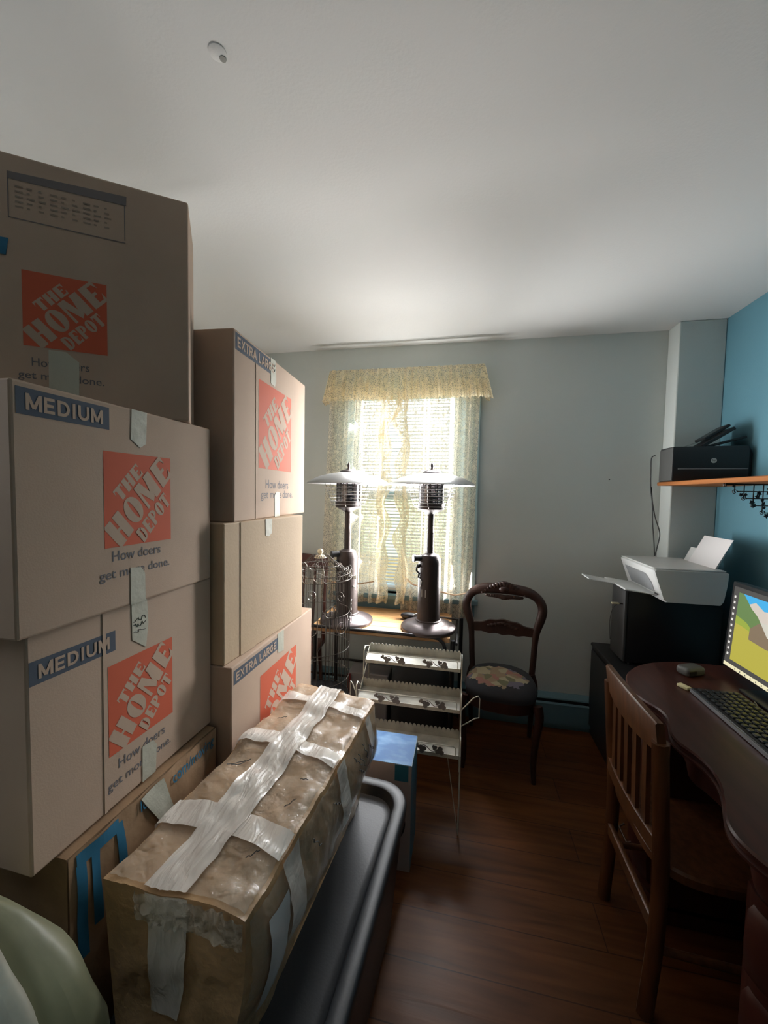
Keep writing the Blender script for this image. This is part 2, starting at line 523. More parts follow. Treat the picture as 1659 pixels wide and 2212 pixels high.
# boxed chase in the far right corner
CX, CY = 1.135, 2.42
struct(bevel(MB().box((CX, CY, 0), (x1, y1, H)).build('wall_chase', WALLG), 0.006))

# window: casing, sashes, glass
win = bpy.data.objects.new('window_1', None); COL.objects.link(win); win['kind'] = 'structure'
win.location = ((WX0+WX1)/2, y1, WZ0)
cx = (WX0+WX1)/2
def wbox(b, a, c):
    return b.box((a[0]-cx, a[1]-y1, a[2]-WZ0), (c[0]-cx, c[1]-y1, c[2]-WZ0))
f = MB()
wbox(f, (WX0-0.095, y1-0.022, WZ0-0.02), (WX0, y1, WZ1))
wbox(f, (WX1, y1-0.022, WZ0-0.02), (WX1+0.095, y1, WZ1))
wbox(f, (WX0-0.095, y1-0.024, WZ1), (WX1+0.095, y1, WZ1+0.10))
bevel(f.build('window_casing', TRIMB, win), 0.003)
f = MB()
wbox(f, (WX0-0.115, y1-0.05, WZ0-0.03), (WX1+0.115, y1+0.06, WZ0))
wbox(f, (WX0-0.095, y1-0.02, WZ0-0.115), (WX1+0.095, y1, WZ0-0.03))
bevel(f.build('window_sill', TEAL, win), 0.004)
f = MB()
for a in (WX0, WX1-0.02):
    wbox(f, (a, y1, WZ0), (a+0.02, y1+T, WZ1))
wbox(f, (WX0, y1, WZ1-0.02), (WX1, y1+T, WZ1))
f.build('window_jamb', TRIMB, win)
ZM = 1.42
for nm, za, zb, yy in (('lower_sash', WZ0, ZM+0.02, y1+0.06), ('upper_sash', ZM-0.02, WZ1-0.02, y1+0.095)):
    f = MB()
    for a in (WX0+0.02, WX1-0.065):
        wbox(f, (a, yy, za), (a+0.045, yy+0.03, zb))
    wbox(f, (WX0+0.02, yy, za), (WX1-0.02, yy+0.03, za+0.045))
    wbox(f, (WX0+0.02, yy, zb-0.045), (WX1-0.02, yy+0.03, zb))
    s_ = f.build(nm, TRIMB, win)
    g = MB(); wbox(g, (WX0+0.06, yy+0.013, za+0.04), (WX1-0.06, yy+0.017, zb-0.04))
    g.build('pane', GLASS, s_)

# casing and sash of the added fill window, out of view
w2 = bpy.data.objects.new('fill_window', None); COL.objects.link(w2); w2['kind'] = 'structure'
w2.location = (x0, (W2Y0+W2Y1)/2, W2Z0)
hw, hz = (W2Y1-W2Y0)/2, W2Z1-W2Z0
f = MB()
f.box((0, -hw-.09, -.09), (.02, -hw, hz+.09)).box((0, hw, -.09), (.02, hw+.09, hz+.09))
f.box((0, -hw, hz), (.02, hw, hz+.09)).box((-.10, -hw, -.03), (.04, hw, 0))
f.build('window_casing', TRIMB, w2)
f = MB()
f.box((-.06, -hw, 0), (-.03, -hw+.04, hz)).box((-.06, hw-.04, 0), (-.03, hw, hz))
f.box((-.06, -hw, hz/2-.02), (-.03, hw, hz/2+.02)).box((-.06, -hw, 0), (-.03, hw, .04)).box((-.06, -hw, hz-.04), (-.03, hw, hz))
f.build('sash', TRIMB, w2)

# hot water baseboard cover along the back wall
bb = bpy.data.objects.new('baseboard_back', None); COL.objects.link(bb); bb['kind'] = 'structure'
xa, xb = x0+0.02, CX-0.005
prof = [(y1-0.001, 0.0), (y1-0.001, 0.205), (y1-0.012, 0.205), (y1-0.05, 0.190), (y1-0.052, 0.183), (y1-0.014, 0.192), (y1-0.012, 0.178), (y1-0.060, 0.165), (y1-0.066, 0.158), (y1-0.066, 0.03), (y1-0.05, 0.03), (y1-0.05, 0.0)]
MB().prism_x([(p[0], p[1]) for p in prof], xa, xb).build('heater_cover', TEAL, bb)
MB().box((xa+0.01, y1-0.055, 0.166), (xb-0.01, y1-0.013, 0.180)).build('heater_slot', BLACKM, bb)

# outside: lawn, deck rail, hedge
LAWN = mat('sunlit lawn', (0.58, 0.62, 0.42, 1), 0.9, var=0.5, vscale=1.5)
HEDGE = mat('hedge leaves', (0.52, 0.58, 0.40, 1), 0.9, var=0.55, vscale=7, bump=1.0, bscale=8)
DECK = mat('weathered deck boards', (0.80, 0.56, 0.24, 1), 0.7, var=0.3, vscale=8)
struct(MB().box((-14, y1+0.6, -0.7), (14, 24, -0.6)).build('ground_lawn', LAWN))
hd = MB()
for k in range(9):
    hx = -7+k*1.75
    hd.ball((hx, 9.5+0.4*sin(k*2.3), 0.35), 1.25, 14, 1.0, 0.7, 1.0+0.12*sin(k*1.7))
tag(hd.build('hedge', HEDGE, smooth=80), 'green hedge outside the window, seen through the blind', 'hedge')
dk = thing('deck_rail', 'brown wooden deck rail outside, seen through the lower blind', 'railing', (0, 4.0, -0.6))
bevel(MB().box((-3, -0.06, 1.08), (3, 0.10, 1.36)).build('rail_board', DECK, dk), 0.005)
for k in range(5):
    MB().box((-2.9+k*1.45-0.05, -0.03, 0), (-2.9+k*1.45+0.05, 0.07, 1.04)).build('post', DECK, dk)

# ------------------------------------------------------------------ printed marks
def clip_square(poly):
    def clip(P, ax, lim, keep_less):
        out = []
        for i in range(len(P)):
            a, b = P[i], P[(i+1) % len(P)]
            ia = (a[ax] <= lim) if keep_less else (a[ax] >= lim)
            ib = (b[ax] <= lim) if keep_less else (b[ax] >= lim)
            if ia:
                out.append(a)
            if ia != ib:
                t = (lim-a[ax])/(b[ax]-a[ax])
                out.append((a[0]+t*(b[0]-a[0]), a[1]+t*(b[1]-a[1])))
        return out
    for ax in (0, 1):
        poly = clip(poly, ax, 1.0, True) if poly else poly
        poly = clip(poly, ax, 0.0, False) if poly else poly
    return poly

def rc(a, b, c, d):
    return [(a, b), (c, b), (c, d), (a, d)]

def arc_ring(cx, cy, rx, ry, ix, iy, a0, a1, n=10):
    out = []
    for k in range(n):
        p, q = a0+(a1-a0)*k/n, a0+(a1-a0)*(k+1)/n
        out.append([(cx+rx*cos(p), cy+ry*sin(p)), (cx+rx*cos(q), cy+ry*sin(q)), (cx+ix*cos(q), cy+iy*sin(q)), (cx+ix*cos(p), cy+iy*sin(p))])
    return out

LETTERS = {
    'T': [rc(.28, 0, .72, 1), rc(0, .84, 1, 1), [(0, .58), (.10, .84), (0, .84)], [(1, .58), (1, .84), (.90, .84)]],
    'H': [rc(.02, 0, .43, 1), rc(.57, 0, .98, 1), rc(.43, .45, .57, .56)],
    'E': [rc(.03, 0, .50, 1), rc(.5, .86, .97, 1), rc(.5, 0, .97, .14), rc(.5, .44, .74, .57), [(.97, .62), (.97, .86), (.80, .86)], [(.97, .14), (.97, .38), (.80, .14)]],
    'O': arc_ring(.5, .5, .5, .5, .10, .40, 0, 2*pi, 24),
    'M': [rc(.03, 0, .15, 1), [(.03, 1), (.36, 1), (.60, .12), (.42, .0)], [(.46, .12), (.60, .12), (.80, 1), (.66, 1)], rc(.62, 0, .98, 1)],
    'D': [rc(.04, 0, .44, 1)]+arc_ring(.44, .5, .53, .5, .20, .38, -pi/2, pi/2),
    'P': [rc(.04, 0, .46, 1)]+arc_ring(.46, .70, .52, .30, .16, .17, -pi/2, pi/2),
}

def store_logo(parent, u0, v0, u1, v1, x=0.0004):
    b = MB()
    b.cur = 0
    b.add([(x, u0, v0), (x, u1, v0), (x, u1, v1), (x, u0, v1)], [(0, 1, 2, 3)])
    b.cur = 1
    q = math.sqrt(0.5)
    def row(word, sa, sb, ta, tb, widths):
        tot = sum(widths); s = sa
        for ch, wd in zip(word, widths):
            wl_ = (sb-sa)*wd/tot
            for poly in LETTERS[ch]:
                P = []
                for (px, py) in poly:
                    ss = s+wl_*(0.03+0.90*px); tt = ta+(tb-ta)*py
                    P.append((0.5+(ss-tt)*q, 0.5+(ss+tt)*q))
                P = clip_square(P)
                if len(P) >= 3:
                    b.add([(x+0.0002+0.000008*(len(b.f) % 60), u0+(u1-u0)*a, v0+(v1-v0)*c) for a, c in P], [tuple(range(len(P)))])
            s += wl_
    row('THE', -.225, .25, .178, .335, (1, 1.1, 1))
    row('HOME', -.585, .60, -.165, .155, (1.15, 1.05, 1.35, 1))
    row('DEPOT', -.325, .33, -.385, -.20, (1, .9, .95, 1, .95))
    return b.build('store_logo', [ORANGE, CARD], parent, fix=False)

def text_mesh(name, body, material, parent, M, width=None, height=0.02, bold=0.0, align='LEFT', squeeze=None):
    cu = bpy.data.curves.new(name, 'FONT')
    cu.body = body
    cu.size = 1.0
    cu.offset = bold
    cu.resolution_u = 3
    cu.align_x = 'LEFT'
    tmp = bpy.data.objects.new(name+'_tmp', cu)
    COL.objects.link(tmp)
    dg = bpy.context.evaluated_depsgraph_get()
    me = bpy.data.meshes.new_from_object(tmp.evaluated_get(dg))
    bpy.data.objects.remove(tmp)
    xs = [v.co.x for v in me.vertices]; ys = [v.co.y for v in me.vertices]
    w0 = max(xs)-min(xs); h0 = max(ys)-min(ys)
    sy = height/h0
    sx = width/w0 if width else sy
    for v in me.vertices:
        p = Vector(((v.co.x-min(xs))*sx, (v.co.y-min(ys))*sy, 0))
        v.co = M @ p
    me.materials.clear()
    me.materials.append(material)
    o = bpy.data.objects.new(name, me)
    COL.objects.link(o)
    o.parent = parent
    return o

def side(u, v, x=0.0005, ang=0.0):
    """plane of a carton's right side: text x -> local +Y, text y -> local +Z"""
    m = Matrix(((0, 0, 1, x), (cos(ang), -sin(ang), 0, u), (sin(ang), cos(ang), 0, v), (0, 0, 0, 1)))
    return m

def strip(parent, pts, name='tape_strip', material=None, x=0.0010, th=0.0006):
    n = len(pts)
    b = MB().prism_x(pts, x-th*0.5, x+th*0.5)
    return b.build(name, material or MASK, parent)

def carton_body(parent, L, D, Hh, material, r=0.004, seam=None):
    b = MB().rbox((-D, 0, 0), (0, L, Hh), r, 2)
    o = b.build('carton', material, parent, smooth=12)
    return o

def scribble(parent, u, v, w, h, n=3, x=0.0018, seed=1):
    rnd = random.Random(seed)
    b = MB()
    for k in range(n):
        vv = v-h*k/n
        path = [(x, u+w*i/9+rnd.uniform(-.002, .002), vv+rnd.uniform(-h/n*.45, h/n*.45)) for i in range(10)]
        b.tube(path, 0.0006, 4)
    return b.build('marker_lettering', PENCIL, parent)

def slogan(parent, how, get, hh=0.026):
    text_mesh('slogan', 'How doers', INK, parent, side(how[0], how[1]), how[2], hh, 0.008)
    text_mesh('slogan', 'get more done.', INK, parent, side(get[0], get[1]), get[2], hh*1.18, 0.008)

def circ(cx_, cy_, rx, ry, a0, a1, n=8):
    return [(cx_+rx*cos(R(a0+(a1-a0)*k/n)), cy_+ry*sin(R(a0+(a1-a0)*k/n))) for k in range(n+1)]
BLOCK = {   # width, strokes
    'M': (1.05, [[(.1, 0), (.1, 1)], [(.1, 1), (.5, .12)], [(.5, .12), (.9, 1)], [(.9, 1), (.9, 0)]]),
    'E': (.78, [[(.12, 0), (.12, 1)], [(.1, .9), (.95, .9)], [(.1, .5), (.85, .5)], [(.1, .1), (.95, .1)]]),
    'D': (.92, [[(.12, 0), (.12, 1)], [(.12, .9), (.45, .9)]+circ(.45, .5, .43, .40, 90, -90)+[(.12, .1)]]),
    'I': (.34, [[(.5, 0), (.5, 1)]]),
    'U': (.92, [[(.12, 1), (.12, .38)]+circ(.5, .38, .38, .29, 180, 360)+[(.88, 1)]]),
    'X': (.88, [[(.06, 0), (.94, 1)], [(.06, 1), (.94, 0)]]),
    'T': (.82, [[(.5, 0), (.5, 1)], [(.02, .9), (.98, .9)]]),
    'R': (.90, [[(.12, 0), (.12, 1)], [(.12, .9), (.55, .9)]+circ(.55, .68, .30, .22, 90, -90)+[(.12, .46)], [(.5, .46), (.9, 0)]]),
    'A': (.92, [[(.05, 0), (.5, 1)], [(.5, 1), (.95, 0)], [(.25, .30), (.75, .30)]]),
    'L': (.74, [[(.14, 0), (.14, 1)], [(.12, .1), (.95, .1)]]),
    'G': (.95, [circ(.5, .5, .40, .40, 45, 340, 12)+[(.88, .42)], [(.55, .44), (.98, .44)]]),
    ' ': (.38, []),
}
def block_text(parent, word, u0, v0, u1, v1, x=0.0009, stroke=0.19):
    b = MB()
    tot = sum(BLOCK[c][0]+.16 for c in word)-.16
    sc_ = (u1-u0)/tot; hgt = v1-v0
    sw = stroke*hgt*.5
    cu_ = u0; n_ = 0
    for c in word:
        wd, strokes = BLOCK[c]
        for st_ in strokes:
            P = [(cu_+sc_*wd*px, v0+hgt*py) for px, py in st_]
            for (a0, b0), (a1, b1) in zip(P[:-1], P[1:]):
                L_ = hypot(a1-a0, b1-b0)
                if L_ < 1e-6:
                    continue
                dx, dy = (a1-a0)/L_*sw, (b1-b0)/L_*sw
                e = .35 if len(P) > 2 else 0.0
                q = [(a0-dy-dx*e, b0+dx-dy*e), (a0+dy-dx*e, b0-dx-dy*e), (a1+dy+dx*e, b1-dx+dy*e), (a1-dy+dx*e, b1+dx+dy*e)]
                q = [(p_, min(v1, max(v0, r_))) for p_, r_ in q]
                n_ += 1
                b.add([(x+0.000012*n_, p_, r_) for p_, r_ in q], [(0, 1, 2, 3)])
        cu_ += sc_*(wd+.16)
    return b.build('size_lettering', CARD, parent, fix=False)

def size_label(parent, u0, v0, u1, v1, word, mx=0.014, my=0.008):
    b = MB()
    x = 0.0004
    b.add([(x, u0, v0), (x, u1, v0), (x, u1, v1), (x, u0, v1)], [(0, 1, 2, 3)])
    o = b.build('size_label', NAVY, parent, fix=False)
    block_text(o, word, u0+mx, v0+my, u1-mx, v1-my)
    return o

G = 'moving cartons stacked along the left'
# middle printed box of the near stack
t = thing('moving_box', 'printed medium box under the topmost box, in the near left stack', 'box', (-0.672, 0.461, 1.197), 0, G)
carton_body(t, 0.469, 0.46, 0.406, CARD)
size_label(t, 0.007, 0.354, 0.166, 0.396, 'MEDIUM')
store_logo(t, 0.152, 0.125, 0.323, 0.313)
slogan(t, (0.168, 0.097, 0.123), (0.140, 0.058, 0.178), 0.0205)
strip(t, [(0.217, 0.405), (0.256, 0.405), (0.253, 0.338), (0.237, 0.328), (0.214, 0.343)])
strip(t, [(0.209, 0.0), (0.247, 0.0), (0.246, 0.060), (0.236, 0.074), (0.209, 0.078)])

# lower printed box of the near stack
t = thing('moving_box', 'printed medium box with a scribbled tape strip at its top edge, below another medium box', 'box', (-0.686, 0.482, 0.785), R(-1.2), G)
carton_body(t, 0.455, 0.40, 0.412, CARD)
size_label(t, 0.004, 0.325, 0.161, 0.366, 'MEDIUM')
store_logo(t, 0.143, 0.110, 0.312, 0.297)
slogan(t, (0.164, 0.074, 0.123), (0.139, 0.034, 0.166), 0.0205)
strip(t, [(0.199, 0.411), (0.239, 0.411), (0.242, 0.355), (0.235, 0.303), (0.200, 0.331)])
scribble(t, 0.204, 0.372, 0.03, 0.036, 3, seed=4)
strip(t, [(0.221, 0.0), (0.258, 0.0), (0.262, 0.062), (0.252, 0.078), (0.222, 0.081)])
strip(t, [(0.131, 0.002), (0.138, 0.002), (0.140, 0.408), (0.133, 0.408)], 'seam_tape', CARD, 0.0010, 0.0008)

# topmost box, turned towards the camera, resting on the near stack
ang = atan2(0.566, 0.824)
A = Vector((-0.655, 0.828)); d_ = Vector((cos(ang), sin(ang)))
B_ = A-d_*0.56
t = thing('moving_box', 'dark topmost box nearest the ceiling, turned towards the camera', 'box', (B_.x, B_.y, 1.604), ang-pi/2, G)
o_ = 0.06
carton_body(t, 0.56, 0.185, 0.512, CARD)
frm = MB()
xk = 0.0008
frm.add([(xk, o_+.172, .461), (xk, o_+.376, .466), (xk, o_+.377, .486), (xk, o_+.172, .475)], [(0, 1, 2, 3)])
for (ua, va, ub, vb) in ((.171, .384, .173, .475), (.372, .390, .374, .470), (.171, .384, .374, .386)):
    frm.add([(xk, o_+ua, va), (xk, o_+ub, va), (xk, o_+ub, vb), (xk, o_+ua, vb)], [(0, 1, 2, 3)])
frm.build('printed_panel', mat('faded panel print', (0.17, 0.15, 0.15, 1), 0.7), t, fix=False)
fine = MB()
for k in range(5):
    for j in range(9):
        ua = o_+.183+.019*j; va = .447-.010*k
        fine.add([(xk, ua, va), (xk, ua+.013-.004*((j*k+j) % 3), va), (xk, ua+.013-.004*((j*k+j) % 3), va+.0035), (xk, ua, va+.0035)], [(0, 1, 2, 3)])
fine.build('printed_lettering', mat('faint print', (0.27, 0.215, 0.17, 1), 0.7), t, fix=False)
store_logo(t, o_+.190, .131, o_+.337, .285)
slogan(t, (o_+.203, .090, .10), (o_+.180, .058, .150), 0.0175)
strip(t, [(o_+.231, 0.0), (o_+.283, 0.0), (o_+.285, .108), (o_+.262, .127), (o_+.232, .127)])
strip(t, [(o_+.120, .306), (o_+.166, .308), (o_+.171, .342), (o_+.120, .340)], 'printed_mark', PBLUE, 0.0012)

# far stack: extra large, plain, extra large
t = thing('moving_box', 'printed extra large box on top of the far stack', 'box', (-0.638, 0.987, 1.347), R(3.55), G)
carton_body(t, 0.581, 0.52, 0.545, CARD)
size_label(t, 0.008, 0.490, 0.276, 0.538, 'EXTRA LARGE', 0.012, 0.009)
store_logo(t, 0.152, 0.166, 0.425, 0.449)
slogan(t, (0.203, 0.100, 0.196), (0.168, 0.058, 0.275), 0.030)
strip(t, [(0.237, 0.545), (0.276, 0.545), (0.283, 0.475), (0.270, 0.455), (0.239, 0.459)])
scribble(t, 0.245, 0.525, 0.026, 0.03, 2, seed=8)
strip(t, [(0.276, 0.0), (0.319, 0.0), (0.317, 0.087), (0.290, 0.090), (0.275, 0.076)])
strip(t, [(0.13, 0.003), (0.137, 0.003), (0.137, 0.49), (0.13, 0.49)], 'seam_tape', CARD, 0.0010, 0.0008)

t = thing('moving_box', 'plain unprinted brown box between two extra large boxes', 'box', (-0.641, 0.943, 0.945), R(-3.1), G)
carton_body(t, 0.478, 0.50, 0.402, CARD2)
strip(t, [(0.208, 0.402), (0.249, 0.402), (0.246, 0.352), (0.228, 0.343), (0.210, 0.347)])
strip(t, [(0.075, 0.002), (0.150, 0.002), (0.150, 0.400), (0.075, 0.400)], 'seam_tape', CARD2, 0.0014, 0.0014)

t = thing('moving_box', 'printed extra large box behind the taped parcel, under the plain brown box', 'box', (-0.615, 0.939, 0.40), 0, G)
carton_body(t, 0.582, 0.56, 0.545, CARD)
size_label(t, 0.011, 0.490, 0.273, 0.531, 'EXTRA LARGE', 0.012, 0.008)
store_logo(t, 0.156, 0.168, 0.424, 0.448)
strip(t, [(0.273, 0.545), (0.318, 0.545), (0.319, 0.468), (0.275, 0.477)])
slogan(t, (0.203, 0.100, 0.196), (0.168, 0.058, 0.275), 0.030)

# battered box under the near stack
t = thing('moving_box', 'battered brown box with blue print, at the bottom of the near stack', 'box', (-0.668, 0.525, 0.375), R(-1.5), G)
rnd = random.Random(3)
b = MB()
def lowes_side(u, v):
    bulge = 0.018*sin(pi*min(1, max(0, v)))*sin(pi*u)
    return bulge
def lfun(u, v):
    return (0.004+lowes_side(u, v)+0.002*sin(u*31)*sin(v*17), u*0.40, v*0.405)
b.grid(lfun, 24, 24)
b.box((-0.45, 0.0, 0.0), (0.0, 0.40, 0.405))
b.build('carton', CARD3, t, smooth=40)
def on_side(pts, name, material, off=0.0016):
    bb_ = MB()
    n = 10
    # quad strip given as 4 corners (u,v) -> follow the bulge
    (a, c, e, g) = pts
    def fn(s, q):
        pu = (a[0]*(1-s)+c[0]*s)*(1-q)+(g[0]*(1-s)+e[0]*s)*q
        pv = (a[1]*(1-s)+c[1]*s)*(1-q)+(g[1]*(1-s)+e[1]*s)*q
        u, v = pu/0.40, pv/0.405
        return (lfun(u, v)[0]+off, pu, pv)
    bb_.grid(fn, n, n)
    return bb_.build(name, material, t, fix=False)
on_side([(.014, .375), (.098, .375), (.098, .400), (.014, .400)], 'printed_emblem', PBLUE)
on_side([(.012, .20), (.030, .20), (.030, .38), (.012, .38)], 'printed_emblem', PBLUE)
on_side([(.092, .20), (.112, .20), (.106, .39), (.090, .39)], 'printed_emblem', PBLUE)
on_side([(.040, .24), (.056, .24), (.056, .38), (.040, .38)], 'printed_emblem', PBLUE)
on_side([(.148, .400), (.210, .402), (.232, .314), (.190, .314)], 'tape_strip', MASK, 0.004)
def lt(body, u, v, wd, hh):
    o = text_mesh('printed_address', body, PBLUE, t, side(u, v, 0.0), wd, hh, 0.01)
    for vv in o.data.vertices:
        vv.co.x = lfun(min(1, max(0, vv.co.y/0.40)), min(1, vv.co.z/0.405))[0]+0.003
lt('lo', .146, .372, .020, .024)
lt('com/moving', .236, .358, .150, .036)

t = thing('moving_box', 'plain box on the floor carrying the near stack', 'box', (-0.70, 0.50, 0.0), 0, G)
carton_body(t, 0.46, 0.46, 0.375, CARD2)
strip(t, [(0.20, 0.372), (0.25, 0.372), (0.25, 0.30), (0.20, 0.30)])
t = thing('moving_box', 'plain box on the floor carrying the far stack', 'box', (-0.66, 0.965, 0.0), 0, G)
carton_body(t, 0.52, 0.50, 0.40, CARD2)
strip(t, [(0.23, 0.397), (0.28, 0.397), (0.28, 0.32), (0.23, 0.32)])

# ------------------------------------------------------------------ taped parcel on the black tote
from mathutils import noise as mnoise
def local(loc):
    return Matrix.Translation(-Vector(loc))

ploc = (-0.45, 0.90, 0.405)
parcel = thing('taped_parcel', 'long battered parcel wound in white and clear tape, lying on the black tote', 'parcel', ploc)
NLp, FLp, FRp, NRp = Vector((-.609, .541, .75)), Vector((-.560, 1.268, .75)), Vector((-.268, 1.222, .748)), Vector((-.326, .535, .745))
PH = .345
def ptop(u, v, off=0.0):
    a = NLp.lerp(NRp, u); b = FLp.lerp(FRp, u)
    p = a.lerp(b, v)
    e = min(u, 1-u)
    z = 0.010*mnoise.noise(p*9)+0.006*mnoise.noise(p*26)-0.004*abs(mnoise.noise(p*48))-0.006*max(0, 1-e/0.06)
    z += -0.006*abs(sin(v*9.4+0.6))**14
    return Vector((p.x, p.y, p.z+z+off))
def pside(s, v, left, off=0.0):
    t_ = ptop(0.0 if left else 1.0, v)
    outx = (-0.0 if left else 0.036)
    b = Vector((t_.x+(0.022 if left else -0.048), t_.y*0.985+0.013, 0.388))
    p = t_.lerp(b, s)
    ed = min(1, 14*v*(1-v))
    n = (0.010*mnoise.noise(p*11)+0.004*mnoise.noise(p*37))*min(1, s*6)*ed
    sg = -1 if left else 1
    bul = outx*max(0, sin(pi*min(1, s/0.72)))*min(1, ed+0.35)
    return Vector((p.x+sg*(n+bul+off), p.y, p.z))
def pend(u, s, far, off=0.0):
    t_ = ptop(u, 1.0 if far else 0.0)
    p = pside(s, 1.0 if far else 0.0, True).lerp(pside(s, 1.0 if far else 0.0, False), u)
    p.z = t_.z*(1-s)+0.388*s
    n = (0.012*mnoise.noise(p*10)+0.004*mnoise.noise(p*33))*min(1, s*6)*min(1, 8*u*(1-u))
    return Vector((p.x, p.y+(1 if far else -1)*(n+off), p.z))
b = MB(); b.M = local(ploc)
b.grid(lambda u, v: tuple(ptop(u, v)), 30, 60)
b.grid(lambda u, v: tuple(pside(u, v, True)), 20, 60)
b.grid(lambda u, v: tuple(pside(u, v, False)), 20, 60)
b.grid(lambda u, v: tuple(pend(u, v, False)), 30, 20)
b.grid(lambda u, v: tuple(pend(u, v, True)), 30, 20)
bt = [pside(1, 0, True), pside(1, 0, False), pside(1, 1, False), pside(1, 1, True)]
b.add([tuple(p) for p in bt], [(0, 1, 2, 3)])
PCARD = mat('creased parcel cardboard', (0.56, 0.36, 0.19, 1), 0.38, bump=0.7, bscale=26, var=0.22, vscale=10, coat=0.35, spec=0.5)
carton = b.build('carton', PCARD, parcel, smooth=60)

def ptape(name, fn, nu, nv, m=PTAPE):
    q = MB(); q.M = local(ploc)
    q.grid(fn, nu, nv)
    return q.build(name, m, parcel, smooth=80)
# clear tape sheets, then white tape over them
ptape('clear_tape', lambda u, v: tuple(ptop(0.02+0.96*u, 0.01+0.98*v, 0.0025+0.0055*abs(mnoise.noise(Vector((u*12, v*30, 3)))))), 36, 90, CTAPE)
ptape('clear_tape', lambda u, v: tuple(pside(0.02+0.42*u, 0.01+0.98*v, False, 0.003+0.005*abs(mnoise.noise(Vector((u*8, v*30, 5)))))), 16, 90, CTAPE)
ptape('white_tape', lambda u, v: tuple(ptop(0.31+0.30*u+0.02*sin(v*3)-0.03*v*u, -0.0+1.0*v, 0.0098+0.002*sin(u*17+v*5)**2)), 16, 60)
ptape('white_tape', lambda u, v: tuple(pend(0.33+0.30*u*(1-0.25*v)+0.02*v, 0.62*v-0.01, False, 0.005)), 10, 14)
def crumple(u, v):
    q = pend(0.26+0.74*u, 0.13*v-0.005, False, 0.006+0.012*abs(mnoise.noise(Vector((u*11, v*5, 7)))))
    return (q.x, q.y, q.z+0.006*mnoise.noise(Vector((u*14, v*6, 2))))
ptape('clear_tape', crumple, 50, 8, make_film('crumpled clear tape', (0.66, 0.60, 0.52, 1), 0.5, 0.06, 1.0, 40))
ptape('white_tape', lambda u, v: tuple(pend(0.33+0.28*u, 0.35*v-0.01, True, 0.005)), 10, 10)
for vv, wd in ((0.20, 0.085), (0.56, 0.075), (0.86, 0.055)):
    ptape('white_tape', lambda u, v: tuple(ptop(u, vv+wd*(v-0.5)+0.015*sin(u*4), 0.0085)), 24, 6)
    ptape('white_tape', lambda u, v: tuple(pside(0.45*u-0.01, vv+wd*(v-0.5)+0.015*sin(4), False, 0.0085)), 12, 6)
    ptape('white_tape', lambda u, v: tuple(pside(0.4*u-0.01, vv+wd*(v-0.5), True, 0.0045)), 12, 6)
LBL = mat('taped white paper label', (0.62, 0.63, 0.64, 1), 0.3, coat=0.4)
ptape('paper_label', lambda u, v: tuple(pside(0.10+0.42*u, 0.055+0.085*v-0.03*u, False, 0.010)), 10, 6, LBL)
sc = MB(); sc.M = local(ploc)
for (u0, v0, du, dv) in ((.12, .40, .10, .05), (.16, .40, .10, .06), (.10, .55, .06, .02), (.16, .70, .07, .03), (.80, .42, .06, .01), (.82, .30, .05, .04), (.80, .12, .06, .03)):
    sc.tube([tuple(ptop(u0+du*i/6, v0+dv*i/6+0.004*sin(i*2), 0.0075)) for i in range(7)], 0.0011, 4)
for (s0, v0, ds, dv) in ((.08, .66, .12, .05), (.10, .70, .15, .04), (.08, .75, .16, .03), (.12, .45, .1, .06), (.16, .80, .1, .05), (.20, .68, .1, .06), (.12, .30, .1, .04)):
    sc.tube([tuple(pside(s0+ds*i/6, v0+dv*i/6+0.006*sin(i*2.2), False, 0.0085)) for i in range(7)], 0.0013, 4)
sc.build('marker_lettering', PENCIL, parcel)

tl = thing('storage_tote', 'black plastic storage tote with a recessed lid, on the floor under the taped parcel', 'storage tote', (-0.40, 0.905, 0), R(-4.2))
TXa, TXb, TYa, TYb = -0.215, 0.228, -0.430, 0.405
MB().rrect([(0.0, TXa+.05, TXb-.05, TYa+.05, TYb-.05, .07), (0.02, TXa+.04, TXb-.04, TYa+.04, TYb-.04, .08), (0.375, TXa+.012, TXb-.012, TYa+.012, TYb-.012, .09), (0.385, TXa+.012, TXb-.012, TYa+.012, TYb-.012, .09)], 8).build('tub', TOTE, tl, smooth=40)
lid = MB()
e = [(0.370, 0.004, .10), (0.412, 0.0, .10), (0.418, 0.003, .098), (0.421, 0.008, .095), (0.421, 0.036, .078), (0.419, 0.040, .076), (0.390, 0.050, .070), (0.387, 0.055, .066), (0.387, 0.070, .060)]
lid.rrect([(z, TXa+i, TXb-i, TYa+i, TYb-i, r) for z, i, r in e], 10)
lid.build('lid', TOTE, tl, smooth=35)

# bags near the camera, bottom left
def bag(name, label, cat, c, sx, sy, hgt, material, seed, pinch=0.25, amp=0.05, rz=0.0):
    b = MB()
    rnd = Vector((seed*3.1, seed*1.7, seed*0.9))
    rows, cols = 40, 64
    def fn(u, v):
        a = 2*pi*u
        pw = 0.62
        ca, sa = cos(a), sin(a)
        ex = (abs(ca)**pw)*(1 if ca > 0 else -1); ey = (abs(sa)**pw)*(1 if sa > 0 else -1)
        prof = min(1, (v/0.06)**0.5) if v < 0.06 else (1-pinch*(0.6-v)/0.6 if v < 0.6 else (1-((v-0.6)/0.4)**3.2)**0.6)
        prof = max(prof, 0.001)
        p = Vector((ex*sx*prof, ey*sy*prof, hgt*v))
        n = amp*mnoise.noise(p*5+rnd)+amp*0.4*mnoise.noise(p*14+rnd)
        return (p.x*(1+n/sx), p.y*(1+n/sy), max(0, p.z*(1+0.4*n)))
    b.grid(fn, cols, rows)
    o = b.build(name, material, None, smooth=80)
    o.location = c
    o.rotation_euler = (0, 0, rz)
    return tag(o, label, cat)
